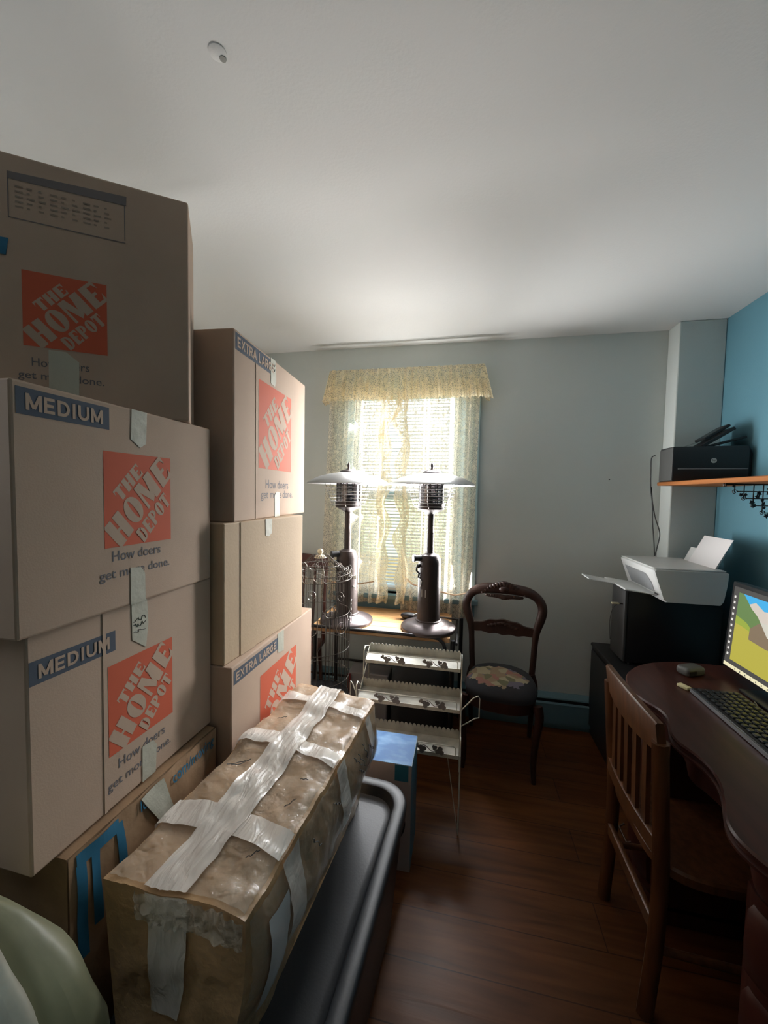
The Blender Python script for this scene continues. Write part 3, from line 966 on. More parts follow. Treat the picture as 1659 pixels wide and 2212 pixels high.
bag('stuffed_bag', 'smooth olive green stuffed bag standing in front of the near box stack', 'bag', (-0.665, 0.400, 0), 0.175, 0.060, 0.850, GREEN, 2, 0.2, 0.020, 0)
bag('plastic_bag', 'crumpled pale plastic bag standing in front of the green bag', 'bag', (-0.535, 0.282, 0), 0.150, 0.048, 1.0, WBAG, 5, 0.1, 0.024)

# ------------------------------------------------------------------ blue and white carton
def cloud_mat():
    m = bpy.data.materials.new('blue sky print'); m.use_nodes = True
    nt = m.node_tree; N = nt.nodes; L = nt.links; b = N['Principled BSDF']
    t = N.new('ShaderNodeTexCoord'); mp = N.new('ShaderNodeMapping'); mp.inputs['Scale'].default_value = (9, 16, 1)
    mp.inputs['Location'].default_value = (0.3, 0.2, 0)
    L.new(t.outputs['Object'], mp.inputs[0])
    nz = N.new('ShaderNodeTexNoise'); nz.inputs['Scale'].default_value = 1.3; nz.inputs['Detail'].default_value = 6
    L.new(mp.outputs[0], nz.inputs['Vector'])
    rp = N.new('ShaderNodeValToRGB')
    rp.color_ramp.elements[0].position = 0.46; rp.color_ramp.elements[0].color = (0.003, 0.10, 0.30, 1)
    rp.color_ramp.elements[1].position = 0.80; rp.color_ramp.elements[1].color = (0.14, 0.32, 0.55, 1)
    L.new(nz.outputs['Fac'], rp.inputs[0]); L.new(rp.outputs[0], b.inputs['Base Color'])
    b.inputs['Roughness'].default_value = 0.45; b.inputs['Specular IOR Level'].default_value = 0.2
    return m
CLOUD = cloud_mat()
bc = thing('product_carton', 'tall carton with a blue sky print on top, on the floor behind the black tote', 'box', (-0.365, 1.385, 0), 0)
BW, BD, BH = 0.208, 0.185, 0.42
b = MB()
b.cur = 0; b.rbox((0, 0, 0), (BW, BD, BH-0.001), 0.002, 1)
b.build('carton', [BOXW], bc, smooth=30)
b = MB(); b.box((0.001, 0.001, BH-0.001), (BW-0.001, BD-0.001, BH)); b.build('printed_top', CLOUD, bc)
b = MB(); b.box((BW-0.0005, 0.002, 0.002), (BW+0.0006, BD-0.002, BH-0.002)); b.build('printed_side', BOXB, bc)
b = MB(); b.box((BW-0.064, -0.0008, BH-0.065), (BW-0.012, 0.0005, BH-0.002)); b.build('printed_label', BOXB, bc)
b = MB(); b.prism_y([(BW-0.075+0.055*cos(2*pi*k/28), 0.19+0.075*sin(2*pi*k/28)) for k in range(28)], -0.0008, 0.0004); b.build('printed_picture', DARKB, bc)

# ------------------------------------------------------------------ tiered plant stand
st = thing('plant_stand', 'cream wire plant stand with three scalloped shelves, beside the blue topped carton', 'plant stand', (-0.20, 1.76, 0))
SX0, SX1 = -0.262, 0.215
LEVEL = [(-0.178, 0.348), (-0.045, 0.468), (0.095, 0.592)]      # front edge y, tray z of each shelf
SD = 0.115
def ivy(b, cx, cz, r, y, rot):
    pts = []
    for k in range(24):
        a = 2*pi*k/24
        rr = r*(0.55+0.45*abs(cos(1.5*a))**0.8)
        pts.append((cx+rr*cos(a+rot), cz+rr*sin(a+rot)))
    b.prism_y(pts, y-0.001, y+0.001)
for i, (ya, zt) in enumerate(LEVEL):
    sh = bevel(MB().box((SX0, ya, zt), (SX1, ya+SD, zt+0.003)).build('shelf', CREAMS, st), 0.001, 1)
    # scalloped strip along the back
    n = 25; pts = [(SX0, zt)]
    stp = (SX1-SX0)/n
    for k in range(n):
        for j in range(7):
            a = pi-pi*j/6
            pts.append((SX0+stp*(k+0.5)+stp*0.5*cos(a), zt+0.031+0.016*sin(a)))
    pts.append((SX1, zt))
    MB().prism_y(pts, ya+SD-0.001, ya+SD+0.001).build('scalloped_edge', CREAMS, sh)
    for xx in (SX0, SX1):
        MB().prism_x([(ya+0.03, zt), (ya+SD, zt), (ya+SD, zt+0.036), (ya+0.05, zt+0.012)], xx-0.0008, xx+0.0008).build('side_edge', CREAMS, sh)
    # front wire rail with ivy leaves
    fr = MB()
    fr.tube([(SX0+.004, ya, zt-.004), (SX0+.004, ya, zt+.040), (SX1-.02, ya, zt+.040), (SX1-.014, ya, zt+.034), (SX1-.014, ya, zt-.004)], 0.0022, 6)
    fr.box((SX0, ya-0.0015, zt-0.012), (SX1, ya+0.0015, zt+0.004))
    fr.build('front_rail', CREAMW, sh)
    lf = MB()
    for g0 in (0.22, 0.66):
        for dx, rr, ro in ((0.0, .019, .3), (.155, .020, 1.4)):
            ivy(lf, SX0+(g0+dx*1.0)*(SX1-SX0)+0.01, zt+.014, rr, ya-0.003, ro)
            ivy(lf, SX0+(g0+dx*1.0)*(SX1-SX0)-0.012, zt+.026, rr*.6, ya-0.003, ro+1)
        lf.tube([(SX0+(g0+.155*k/8)*(SX1-SX0), ya-.003, zt+.020+.012*sin(k*0.8)) for k in range(9)], 0.0018, 5)
    lf.build('ivy_leaves', LEAFM, sh)
# side frames
for xx in (SX0-0.006, SX1+0.006):
    fr = MB()
    yF, yB = LEVEL[0][0]+0.03, LEVEL[2][0]+SD
    fr.tube([(xx, yF-0.02, 0.0), (xx, LEVEL[0][0]+.01, LEVEL[0][1]+.055), (xx, LEVEL[0][0]+.03, LEVEL[0][1]+.065), (xx, LEVEL[0][0]+SD, LEVEL[0][1])], 0.003, 6)
    fr.tube([(xx, LEVEL[1][0]+.0, LEVEL[0][1]), (xx, LEVEL[1][0]+.006, LEVEL[1][1]+.055), (xx, LEVEL[1][0]+.03, LEVEL[1][1]+.065), (xx, LEVEL[1][0]+SD, LEVEL[1][1])], 0.003, 6)
    fr.tube([(xx, LEVEL[2][0]+.0, LEVEL[1][1]), (xx, LEVEL[2][0]+.004, LEVEL[2][1]+.045), (xx, LEVEL[2][0]+.03, LEVEL[2][1]+.060), (xx, yB, LEVEL[2][1]+.03), (xx, yB, 0.0)], 0.003, 6)
    fr.tube([(xx, LEVEL[0][0]+.0, LEVEL[0][1]), (xx, yB, LEVEL[2][1]-.02)], 0.0025, 6)
    fr.tube([(xx, yF-0.02, 0.0), (xx*0.75 if xx > 0 else xx*0.75, yF-.01, LEVEL[0][1])], 0.0018, 6)
    fr.build('side_frame', CREAMW, st, smooth=60)
    arm = MB()
    sg = 1 if xx > 0 else -0.5
    arm.tube([(xx, -.02, LEVEL[1][1]-.01), (xx+sg*.055, -.01, LEVEL[1][1]+.050), (xx+sg*.075, -.005, LEVEL[1][1]+.058), (xx+sg*.082, 0, LEVEL[1][1]+.045), (xx+sg*.082, .0, LEVEL[1][1]-.045), (xx+sg*.066, .0, LEVEL[1][1]-.05), (xx, -.02, LEVEL[1][1]-.085)], 0.0028, 6)
    arm.build('side_hook', CREAMW, st, smooth=60)

# ------------------------------------------------------------------ table with two patio heaters
TZ = 0.668
tb = thing('side_table', 'plank topped table on black metal legs under the window', 'table', (-0.43, 2.26, 0))
b = MB()
for k in range(5):
    b.rbox((-0.405, -0.205+0.088*k, TZ-0.028), (0.385, -0.205+0.088*k+0.0865, TZ), 0.003, 1)
b.build('table_top', PINE, tb, smooth=40)
for (lx, ly) in ((-0.39, -0.18), (0.40, -0.18), (-0.39, 0.21), (0.445, 0.21)):
    MB().tube([(lx, ly, TZ-.02), (lx, ly, 0.0)], 0.012, 10).build('leg', BLACKM, tb, smooth=60)
MB().tube([(-0.41, -0.215, TZ+.004), (-0.25, -0.222, TZ+.006), (0.15, -0.222, TZ+.006), (0.28, -0.222, TZ+.004), (0.325, -0.222, TZ-.002), (0.35, -0.222, TZ-.022), (0.36, -0.215, TZ-.05), (0.36, -0.20, TZ-.09)], 0.009, 10).build('front_rail', BLACKM, tb, smooth=60)
MB().tube([(-0.39, 0.21, 0.30), (0.445, 0.21, 0.30)], 0.008, 8).build('stretcher', BLACKM, tb, smooth=60)
for lx in (-0.39, 0.42):
    MB().tube([(lx, -0.18, TZ-.04), (lx, 0.21, TZ-.04)], 0.008, 8).build('stretcher', BLACKM, tb, smooth=60)

def heater(loc, label, rz, mirrored):
    h = thing('patio_heater', label, 'patio heater', loc, rz, 'pair of tabletop patio heaters')
    MB().lathe([(.150, 0), (.156, .004), (.157, .014), (.152, .022), (.10, .040), (.074, .050), (.072, .052)], 40).build('base', BRONZE2, h, smooth=40)
    tk = MB().lathe([(.072, .050), (.073, .056), (.066, .060), (.064, .070), (.064, .385), (.062, .400), (.050, .425), (.030, .432), (.026, .436)], 36).build('tank_housing', BRONZE, h, smooth=35)
    k = MB()
    k.tube([(-.050, -.02, .408), (-.085, -.03, .408)], .017, 14)
    k.tube([(-.085, -.03, .408), (-.095, -.033, .408)], .021, 14)
    k.build('control_knob', BLACKP, h, smooth=40)
    k = MB()
    k.tube([(-.055, -.03, .372), (-.075, -.036, .360), (-.074, -.036, .338), (-.060, -.034, .325), (-.064, -.033, .300)], .0055, 8)
    k.ball((-.066, -.036, .365), .012, 10)
    k.build('gas_valve', BLACKP, h, smooth=60)
    k = MB(); k.tube([(-.058, -.030, .30), (-.044, -.052, .285), (-.048, -.048, .255), (-.056, -.036, .25)], .003, 8)
    k.build('igniter_wire', WIRE, h, smooth=60)
    MB().add([(-.046, -.0462, .195), (-.020, -.0618, .195), (-.020, -.0618, .238), (-.046, -.0462, .238)], [(0, 1, 2, 3)]).build('warning_label', mat('grey sticker', (0.28, 0.27, 0.26, 1), 0.5), h, fix=False)
    MB().lathe([(.0205, .43), (.0205, .55), (.0205, .552), (.019, .556), (.019, .665)], 20).build('post', BRONZE, h, smooth=40)
    bn = MB(); bn.lathe([(.019, .655), (.030, .662), (.070, .682), (.074, .686), (.074, .715), (.071, .716), (.071, .700), (.020, .690)], 32)
    bn.build('burner_bowl', BRONZE, h, smooth=40)
    # perforated emitter screen
    sc = MB()
    for k in range(22):
        a = 2*pi*k/22
        if k % 2 == 0:
            sc.tube([(.068*cos(a), .068*sin(a), .70), (.068*cos(a), .068*sin(a), .828)], .0035, 5)
    for k in range(14):
        z = .708+k*.0092
        sc.tube([(.068*cos(2*pi*j/28), .068*sin(2*pi*j/28), z) for j in range(28)], .0026, 5, closed=True)
    sc.lathe([(.020, .70), (.012, .74), (.034, .752), (.034, .758), (.004, .762)], 16)
    sc.build('emitter_screen', BRONZE, h, smooth=60)
    MB().lathe([(.0705, .692), (.0705, .832)], 36, caps=False).build('emitter_glass', SMOKE, h, smooth=60, fix=False)
    gd = MB()
    for k in range(6):
        z = .700+k*.019; r = .098+k*.0075
        gd.tube([(r*cos(2*pi*j/36), r*sin(2*pi*j/36), z) for j in range(36)], .0016, 5, closed=True)
    for k in range(6):
        a = 2*pi*k/6+.3
        gd.tube([(.075*cos(a), .075*sin(a), .690), (.098*cos(a), .098*sin(a), .700), (.145*cos(a), .145*sin(a), .828)], .0016, 5)
    gd.build('wire_guard', WIRE, h, smooth=60)
    rf = MB(); rf.lathe([(.240, .820), (.242, .822), (.240, .825), (.212, .842), (.17, .862), (.11, .878), (.06, .886), (.02, .888)], 56, caps=False)
    rf.lathe([(.240, .819), (.212, .838), (.17, .858), (.11, .874), (.06, .882), (.01, .884)], 56, caps=False)
    rf = rf.build('reflector', ALU, h, smooth=50)
    cp = MB(); cp.lathe([(.052, .886), (.054, .890), (.044, .898), (.016, .906), (.008, .910), (.006, .918), (.0095, .926), (.0085, .932), (.003, .944), (.001, .950)], 24)
    cp.build('finial', BRONZE2, h, smooth=40)
    for a in (0, 2.09, 4.19):
        MB().tube([(.060*cos(a), .060*sin(a), .71), (.060*cos(a), .060*sin(a), .884)], .003, 6).build('strut', BRONZE, h, smooth=60)
    return h
heater((-0.172, 2.175, TZ), 'bronze tabletop patio heater nearer the balloon back chair', R(8), 0)
hl = heater((-0.660, 2.180, TZ), 'bronze tabletop patio heater behind the birdcage', R(20), 1)
vt = MB()
for k in range(4):
    a0 = -1.02+0.10*k
    vt.box((.0635*cos(a0)-.004, .0635*sin(a0)-.003, .265), (.0635*cos(a0)+.002, .0635*sin(a0)+.003, .285))
for k in range(4):
    a0 = -1.05+0.10*k
    vt.ball((.064*cos(a0), .064*sin(a0), .225-.004*k), .004, 6)
vt.build('vent_slots', mat('pale vent slot', (0.75, 0.75, 0.72, 1), 0.4), hl)
rg = thing('gas_regulator', 'black gas regulator and hose lying behind the heater nearer the chair', 'gas regulator', (-0.285, 2.31, TZ))
MB().ball((-.02, 0, .022), .05, 16, 1.0, .55, .42).build('regulator_body', BLACKP, rg, smooth=80)
MB().tube([(.035, -.02, .028), (.035, -.032, .028)], .020, 16).build('pressure_dial', GREYP, rg, smooth=40)
MB().tube([(.03, 0, .02), (.06, .03, .012), (.12, .05, .008), (.20, .06, .008), (.28, .05, .008)], .006, 8).build('hose', BLACKP, rg, smooth=60)

# ------------------------------------------------------------------ blind and curtains
bl = thing('window_blind', 'white mini blind with open slats hanging in the window', 'blind', (cx, y1+0.028, 0))
bx0, bx1 = WX0+0.03-cx, WX1-0.03-cx
b = MB()
b.box((bx0, -.012, WZ1-0.055), (bx1, .014, WZ1-0.022)); b.build('head_rail', BLIND, bl)
b = MB()
zz = WZ1-0.075
ns = 57; dz_ = (zz-(WZ0+0.045))/ns
tl_ = R(22)
for k in range(ns+1):
    z = zz-dz_*k
    pts = []
    for q in (-1, -.33, .33, 1):
        pts.append((.0115*q*cos(tl_), z+.0115*q*sin(tl_)+.0016*(1-q*q)))
    pts2 = [(y, z_-.0006) for y, z_ in reversed(pts)]
    b.prism_x(pts+pts2, bx0, bx1)
b.build('slats', BLIND, bl)
MB().box((bx0, -.011, WZ0+.02), (bx1, .011, WZ0+.036)).build('bottom_rail', BLIND, bl)
for fx in (.15, .5, .85):
    xx = bx0+(bx1-bx0)*fx
    MB().tube([(xx, -.013, WZ1-.06), (xx, -.013, WZ0+.03)], .0009, 5).build('ladder_cord', BLIND, bl)

cu = thing('lace_curtains', 'cream lace curtain panels with a gathered valance, tied at the bottom', 'curtain', (cx, y1, 0))
def panel(x0t, x1t, x0b, x1b, zt, zb, ybase, pleats, amp, seed, nu=90, nv=50, name='curtain_panel', m=LACE, flare=0.0):
    def fn(u, v):
        z = zt+(zb-zt)*v
        a = x0t+(x1t-x0t)*u; c = x0b+(x1b-x0b)*u
        x = a+(c-a)*v
        ph = seed*1.7+0.8*sin(v*3+seed)
        w_ = sin(2*pi*pleats*u+ph)+0.45*sin(2*pi*pleats*1.73*u+seed*2+v*1.5)
        y = ybase-amp*w_-flare*v
        x += 0.35*amp*cos(2*pi*pleats*u+ph)
        return (x-cx, y-y1, z)
    return MB().grid(fn, nu, nv).build(name, m, cu, smooth=180, fix=False)
panel(-0.875, -0.50, -0.940, -0.53, 2.16, 0.70, y1-.055, 6, .015, 1)
panel(-0.395, 0.085, -0.385, 0.065, 2.16, 0.64, y1-.055, 7, .015, 4)
# gathered inner ruffles
def ruffle(xc, side_, seed, name='curtain_ruffle'):
    def fn(u, v):
        z = 2.06-1.35*v
        wv = .055+.035*sin(v*17+seed)**2*(1 if v < .93 else .5)
        if v < .22:
            wv += .055*(1-v/.22)*(0.9 if side_ > 0 else .15)
        x = xc+side_*wv*u+.012*sin(v*21+seed)-.03*side_*v*0.4
        y = y1-.075-.022*sin(u*5.5+v*13+seed)-.01*sin(u*9)
        return (x-cx, y-y1, z)
    return MB().grid(fn, 14, 90).build(name, LACE2, cu, smooth=180, fix=False)
ruffle(-0.535, 1, 0.7)
ruffle(-0.355, -1, 2.6)
# valance with returns to the wall
def vfn(u, v):
    L_ = 1.02+.20
    s = u*L_
    z = 2.235-.205*v
    fl = 0.035*v
    if s < .10:
        x, y = -0.880-fl*1.2, y1-s*0.95
        nx, ny = -1, 0
    elif s > L_-.10:
        x, y = 0.108+fl*1.0, y1-(L_-s)*0.95
        nx, ny = 1, 0
    else:
        q = (s-.10)/(L_-.20)
        x, y = -0.880-fl*1.2+(0.988+fl*2.2)*q, y1-.095-fl*.4
        nx, ny = 0, -1
    w_ = sin(2*pi*31*u)+.7*sin(2*pi*19*u+1.3)+.4*sin(2*pi*47*u+.4)
    amp = .004+.011*v
    z += .007*abs(sin(2*pi*26*u))*max(0, (v-.85)/.15)
    return (x+nx*amp*w_-cx, y+ny*amp*w_-y1, z)
MB().grid(vfn, 420, 16).build('valance', LACE2, cu, smooth=180, fix=False)
MB().tube([(-0.878-cx, -.01, 2.222), (-0.878-cx, -.088, 2.222), (0.106-cx, -.088, 2.222), (0.106-cx, -.01, 2.222)], .006, 8).build('curtain_rod', CREAM, cu)
TIE = mat('cream tie cord', (0.62, 0.45, 0.30, 1), 0.7)
MB().tube([(-.93-cx, -.05, .835), (-.80-cx, -.085, .825), (-.66-cx, -.085, .83), (-.56-cx, -.075, .85)], .005, 6).build('tie_cord', TIE, cu)
MB().tube([(-.36-cx, -.08, .90), (-.30-cx, -.085, .85), (-.15-cx, -.085, .82), (-.03-cx, -.09, .80), (.06-cx, -.06, .815)], .005, 6).build('tie_cord', TIE, cu)

# ------------------------------------------------------------------ birdcage
bcg = thing('birdcage', 'dark wire birdcage with a cream ball finial, beside the far box stack', 'birdcage', (-0.686, 1.80, 0))
RC = .150
zb_, zs_, zt_ = .40, 1.045, 1.135
b = MB()
n = 44
for k in range(n):
    a = 2*pi*k/n
    b.tube([(RC*cos(a), RC*sin(a), zb_), (RC*cos(a), RC*sin(a), zs_-.03)], .0015, 4)
for z in (zb_+.02, zb_+.12, zb_+.27, zs_-.20):
    b.tube([(RC*cos(2*pi*j/40), RC*sin(2*pi*j/40), z) for j in range(40)], .0016, 5, closed=True)
b.build('cage_bars', CAGEW, bcg, smooth=60)
b = MB()
for k in range(24):
    a = 2*pi*k/24
    pr = [(RC+.008, zs_-.03), (RC-.01, zs_+.0), (.110, zs_+.022), (.070, zs_+.052), (.040, zs_+.082), (.026, zt_-.02)]
    b.tube([(r*cos(a), r*sin(a), z) for r, z in pr], .0012, 4)
for r, z in ((RC+.008, zs_-.03), (RC-.004, zs_-.006), (.095, zs_+.032)):
    b.tube([(r*cos(2*pi*j/40), r*sin(2*pi*j/40), z) for j in range(40)], .0018, 5, closed=True)
b.build('cage_dome', CAGEW, bcg, smooth=60)
b = MB()
b.lathe([(.030, zt_-.024), (.030, zt_-.018), (.022, zt_-.012), (.008, zt_-.010), (.006, zt_-.004)], 20)
b.build('finial_cap', CREAM, bcg, smooth=40)
MB().ball((0, 0, zt_+.008), .0145, 16).build('finial_ball', CREAM, bcg, smooth=80)
def scroll(b, a, z, r0, turns, flip=1, r=.0013):
    P = []
    for k in range(26):
        t_ = k/25
        ang_ = flip*t_*turns*2*pi
        rr = r0*(1-.8*t_)
        u_ = rr*cos(ang_); w_ = rr*sin(ang_)
        aa = a+u_/RC
        P.append(((RC+.010)*cos(aa), (RC+.010)*sin(aa), z+w_))
    b.tube(P, r, 5)
b = MB()
for k in range(10):
    a = 2*pi*k/10
    scroll(b, a, zs_-.006, .030, 1.1, 1)
    scroll(b, a+.25, zs_-.006, .026, 1.1, -1)
for k in range(6):
    a = 2*pi*k/6-.9
    scroll(b, a, .875, .035, 1.4, 1)
    scroll(b, a+.4, .80, .04, 1.3, -1)
b.build('scrollwork', WIRE, bcg, smooth=60)
b = MB()
b.lathe([(RC+.006, zb_-.012), (RC+.008, zb_), (RC+.002, zb_+.012), (RC-.01, zb_+.004)], 40)
b.build('tray', BLACKM, bcg, smooth=40)
b = MB(); b.tube([(0, 0, 0.01), (0, 0, zb_-.01)], .009, 10); b.lathe([(.13, 0), (.13, .008), (.03, .018), (.012, .03)], 28)
b.build('stand', BLACKM, bcg, smooth=40)

# spindle chair in the far left corner, only its back shows past the cage
sp = thing('spindle_chair', 'dark red spindle back chair half hidden behind the birdcage', 'chair', (-1.065, 2.20, 0), R(4))
def arc_board(b, w_, y, z0, z1, depth, th, crown=0.0, n=16, r=0.0):
    loops = []
    for k in range(n+1):
        q = -1+2*k/n
        x = w_*q; yy = y+depth*(1-q*q)
        zt = z1+crown*(1-q*q)
        loops.append([(x, yy-th/2, z0), (x, yy+th/2, z0), (x, yy+th/2, zt-.003), (x, yy+th/4, zt), (x, yy-th/4, zt), (x, yy-th/2, zt-.003)])
    b.loft(loops)
RW = mat('dark red chair paint', (0.07, 0.018, 0.012, 1), 0.35)
b = MB(); arc_board(b, .215, .20, .925, 1.0, .03, .02, .02); b.build('crest_rail', RW, sp, smooth=40)
b = MB(); b.rbox((-.21, -.21, .43), (.21, .20, .46), .02, 2); b.build('seat', RW, sp, smooth=40)
for k in range(6):
    q = -1+2*k/5
    MB().tube([(.19*q, .185, .455), (.20*q, .205+.03*(1-q*q), .93)], .009 if 0 < k < 5 else .013, 8).build('spindle', RW, sp, smooth=60)
for (lx, ly) in ((-.18, -.18), (.18, -.18), (-.17, .17), (.17, .17)):
    MB().tube([(lx, ly, .44), (lx*1.1, ly*1.1, 0)], [.015, .011], 8).build('leg', RW, sp, smooth=60)

# things stored under the table
cs = thing('vacuum_case', 'rounded black case standing on the floor under the table', 'case', (-0.22, 2.30, 0))
MB().rrect([(0.0, -.16, .16, -.11, .11, .05), (.02, -.17, .17, -.12, .12, .06), (.34, -.17, .17, -.12, .12, .07), (.42, -.14, .14, -.09, .09, .07), (.445, -.09, .09, -.05, .05, .045)], 6).build('case_body', DARKB, cs, smooth=50)
MB().tube([(-.06, 0, .435), (-.05, 0, .475), (.05, 0, .475), (.06, 0, .435)], .009, 8).build('handle', BLACKP, cs, smooth=60)
pb = thing('paper_bag', 'pale grey bag with a red edge on the floor under the table', 'bag', (-0.53, 2.28, 0))
MB().rrect([(0.0, -.12, .12, -.08, .08, .01), (.34, -.125, .125, -.07, .07, .012), (.345, -.12, .12, -.065, .065, .012)], 3).build('bag_body', mat('grey bag paper', (0.26, 0.24, 0.24, 1), 0.7, bump=.3, bscale=12), pb, smooth=40)
MB().box((-.127, -.082, .0), (-.105, -.0755, .338)).build('red_edge', REDP, pb)

# ------------------------------------------------------------------ balloon back chair
ch = thing('balloon_back_chair', 'carved dark mahogany balloon back chair with a flowered needlepoint seat, by the back wall', 'chair', (0.252, 2.30, 0), R(-7))
def back_y(z):
    return 0.0+0.05*max(0, (z-.43))
# posts and arch as one tapering sweep
path = [(-.165, .40), (-.172, .50), (-.176, .58), (-.183, .66), (-.205, .74), (-.212, .79), (-.198, .835), (-.160, .870), (-.10, .888), (0, .893)]
full = path+[(-x, z) for x, z in reversed(path[:-1])]
# smooth by subdividing
def catmull(P, n=4):
    out = []
    for i in range(len(P)-1):
        p0 = P[max(0, i-1)]; p1 = P[i]; p2 = P[i+1]; p3 = P[min(len(P)-1, i+2)]
        for k in range(n):
            t_ = k/n
            out.append(tuple(0.5*((2*p1[j])+(-p0[j]+p2[j])*t_+(2*p0[j]-5*p1[j]+4*p2[j]-p3[j])*t_*t_+(-p0[j]+3*p1[j]-3*p2[j]+p3[j])*t_**3) for j in range(len(p1))))
    out.append(tuple(P[-1]))
    return out
fp = catmull([(x, back_y(z), z) for x, z in full], 4)
rad = [.0165+.0085*max(0, min(1, (z-.60)/.14))+.006*max(0, min(1, (z-.86)/.03)) for x, y, z in fp]
b = MB(); b.tube(fp, rad, 12, flat=0.8); b.build('back_frame', MAHOG, ch, smooth=70)
b = MB()
rnd = random.Random(5)
for k in range(15):
    q = -1+2*k/14
    s_ = (1-abs(q))**.7
    b.ball((.120*q, back_y(.9)-.014, .895-.028*q*q+.028*s_), .013+.010*s_, 8, 1.1, .8, .85)
    b.ball((.095*q, back_y(.87)-.016, .876-.024*q*q-.030*s_), .012+.009*s_, 8, 1.2, .7, .8)
b.ball((0, back_y(.9)-.02, .893), .024, 12, 1.3, .7, .9)
b.build('crest_carving', MAHOG, ch, smooth=60)
b = MB()
loops = []
for k in range(25):
    q = -1+2*k/24
    zc = .655+.012*cos(q*pi*.9)+.010*abs(q)
    hh = .020+.022*(1-q*q)**1.5+.003*cos(q*14)
    y = back_y(zc)+.004
    loops.append([(.178*q, y-.010, zc-hh), (.178*q, y+.010, zc-hh), (.178*q, y+.010, zc+hh), (.178*q, y-.010, zc+hh)])
b.loft(loops)
for k in range(9):
    q = -1+2*k/8
    b.ball((.075*q, back_y(.66)-.008, .694-.022*abs(q)), .013, 8, 1.3, .7, .8)
b.build('back_rail', MAHOG, ch, smooth=50)

def needlepoint():
    m = bpy.data.materials.new('flowered needlepoint'); m.use_nodes = True
    nt = m.node_tree; N = nt.nodes; L = nt.links; b = N['Principled BSDF']
    b.inputs['Roughness'].default_value = 0.95
    t = N.new('ShaderNodeTexCoord')
    mp = N.new('ShaderNodeMapping'); mp.inputs['Location'].default_value = (0.01, 0.20, 0)
    L.new(t.outputs['Object'], mp.inputs[0])
    vo = N.new('ShaderNodeTexVoronoi'); vo.inputs['Scale'].default_value = 26
    L.new(mp.outputs[0], vo.inputs['Vector'])
    rp = N.new('ShaderNodeValToRGB'); rp.color_ramp.interpolation = 'CONSTANT'
    cr = rp.color_ramp
    cr.elements[0].position = 0; cr.elements[0].color = (0.30, 0.22, 0.14, 1)
    cr.elements[1].position = 0.3; cr.elements[1].color = (0.34, 0.16, 0.13, 1)
    e = cr.elements.new(.5); e.color = (0.17, 0.16, 0.09, 1)
    e = cr.elements.new(.68); e.color = (0.40, 0.34, 0.22, 1)
    e = cr.elements.new(.86); e.color = (0.15, 0.13, 0.17, 1)
    sp_ = N.new('ShaderNodeSeparateColor'); L.new(vo.outputs['Color'], sp_.inputs[0]); L.new(sp_.outputs[0], rp.inputs[0])
    ln = N.new('ShaderNodeVectorMath'); ln.operation = 'LENGTH'
    mp3 = N.new('ShaderNodeMapping'); mp3.inputs['Scale'].default_value = (1, 1.35, 0)
    mp3.inputs['Location'].default_value = (0.02, 0.27, 0)
    L.new(t.outputs['Object'], mp3.inputs[0]); L.new(mp3.outputs[0], ln.inputs[0])
    nz = N.new('ShaderNodeTexNoise'); nz.inputs['Scale'].default_value = 28
    L.new(t.outputs['Object'], nz.inputs['Vector'])
    ma = N.new('ShaderNodeMath'); ma.operation = 'MULTIPLY_ADD'; ma.inputs[1].default_value = 0.10
    L.new(nz.outputs['Fac'], ma.inputs[0]); L.new(ln.outputs['Value'], ma.inputs[2])
    gt = N.new('ShaderNodeMath'); gt.operation = 'LESS_THAN'; gt.inputs[1].default_value = 0.205
    L.new(ma.outputs[0], gt.inputs[0])
    mx = N.new('ShaderNodeMix'); mx.data_type = 'RGBA'
    mx.inputs[6].default_value = (0.022, 0.022, 0.026, 1)
    L.new(gt.outputs[0], mx.inputs[0]); L.new(rp.outputs[0], mx.inputs[7]); L.new(mx.outputs[2], b.inputs['Base Color'])
    return m
NEEDLE = needlepoint()
b = MB()
def seat_ring(inset, z):
    P = []
    for k in range(40):
        a = 2*pi*k/40
        pw = .72
        ca, sa = cos(a), sin(a)
        ex = abs(ca)**pw*(1 if ca > 0 else -1); ey = abs(sa)**pw*(1 if sa > 0 else -1)
        y = -.175+ey*(.185-inset)
        wd = .176+.018*(-ey) - inset
        P.append((ex*wd, y, z))
    return P
b.loft([seat_ring(.0, .405), seat_ring(-.006, .43), seat_ring(.004, .448), seat_ring(.03, .462), seat_ring(.08, .470), seat_ring(.14, .473)])
b.build('seat_cushion', NEEDLE, ch, smooth=60)
b = MB(); b.loft([seat_ring(.012, .345), seat_ring(.004, .352), seat_ring(.0, .405)]); b.build('seat_rail', MAHOG, ch, smooth=40)
for sx_ in (-1, 1):
    P = catmull([(sx_*.180, -.315, .40), (sx_*.190, -.325, .34), (sx_*.178, -.315, .22), (sx_*.172, -.305, .10), (sx_*.176, -.310, .0)], 5)
    MB().tube(P, [.024-.012*i/(len(P)-1) for i in range(len(P))], 10).build('leg', MAHOG, ch, smooth=70)
    P = catmull([(sx_*.165, 0.0, .42), (sx_*.185, .005, .34), (sx_*.175, .03, .20), (sx_*.170, .085, .0)], 5)
    MB().tube(P, [.019-.006*i/(len(P)-1) for i in range(len(P))], 10).build('leg', MAHOG, ch, smooth=70)

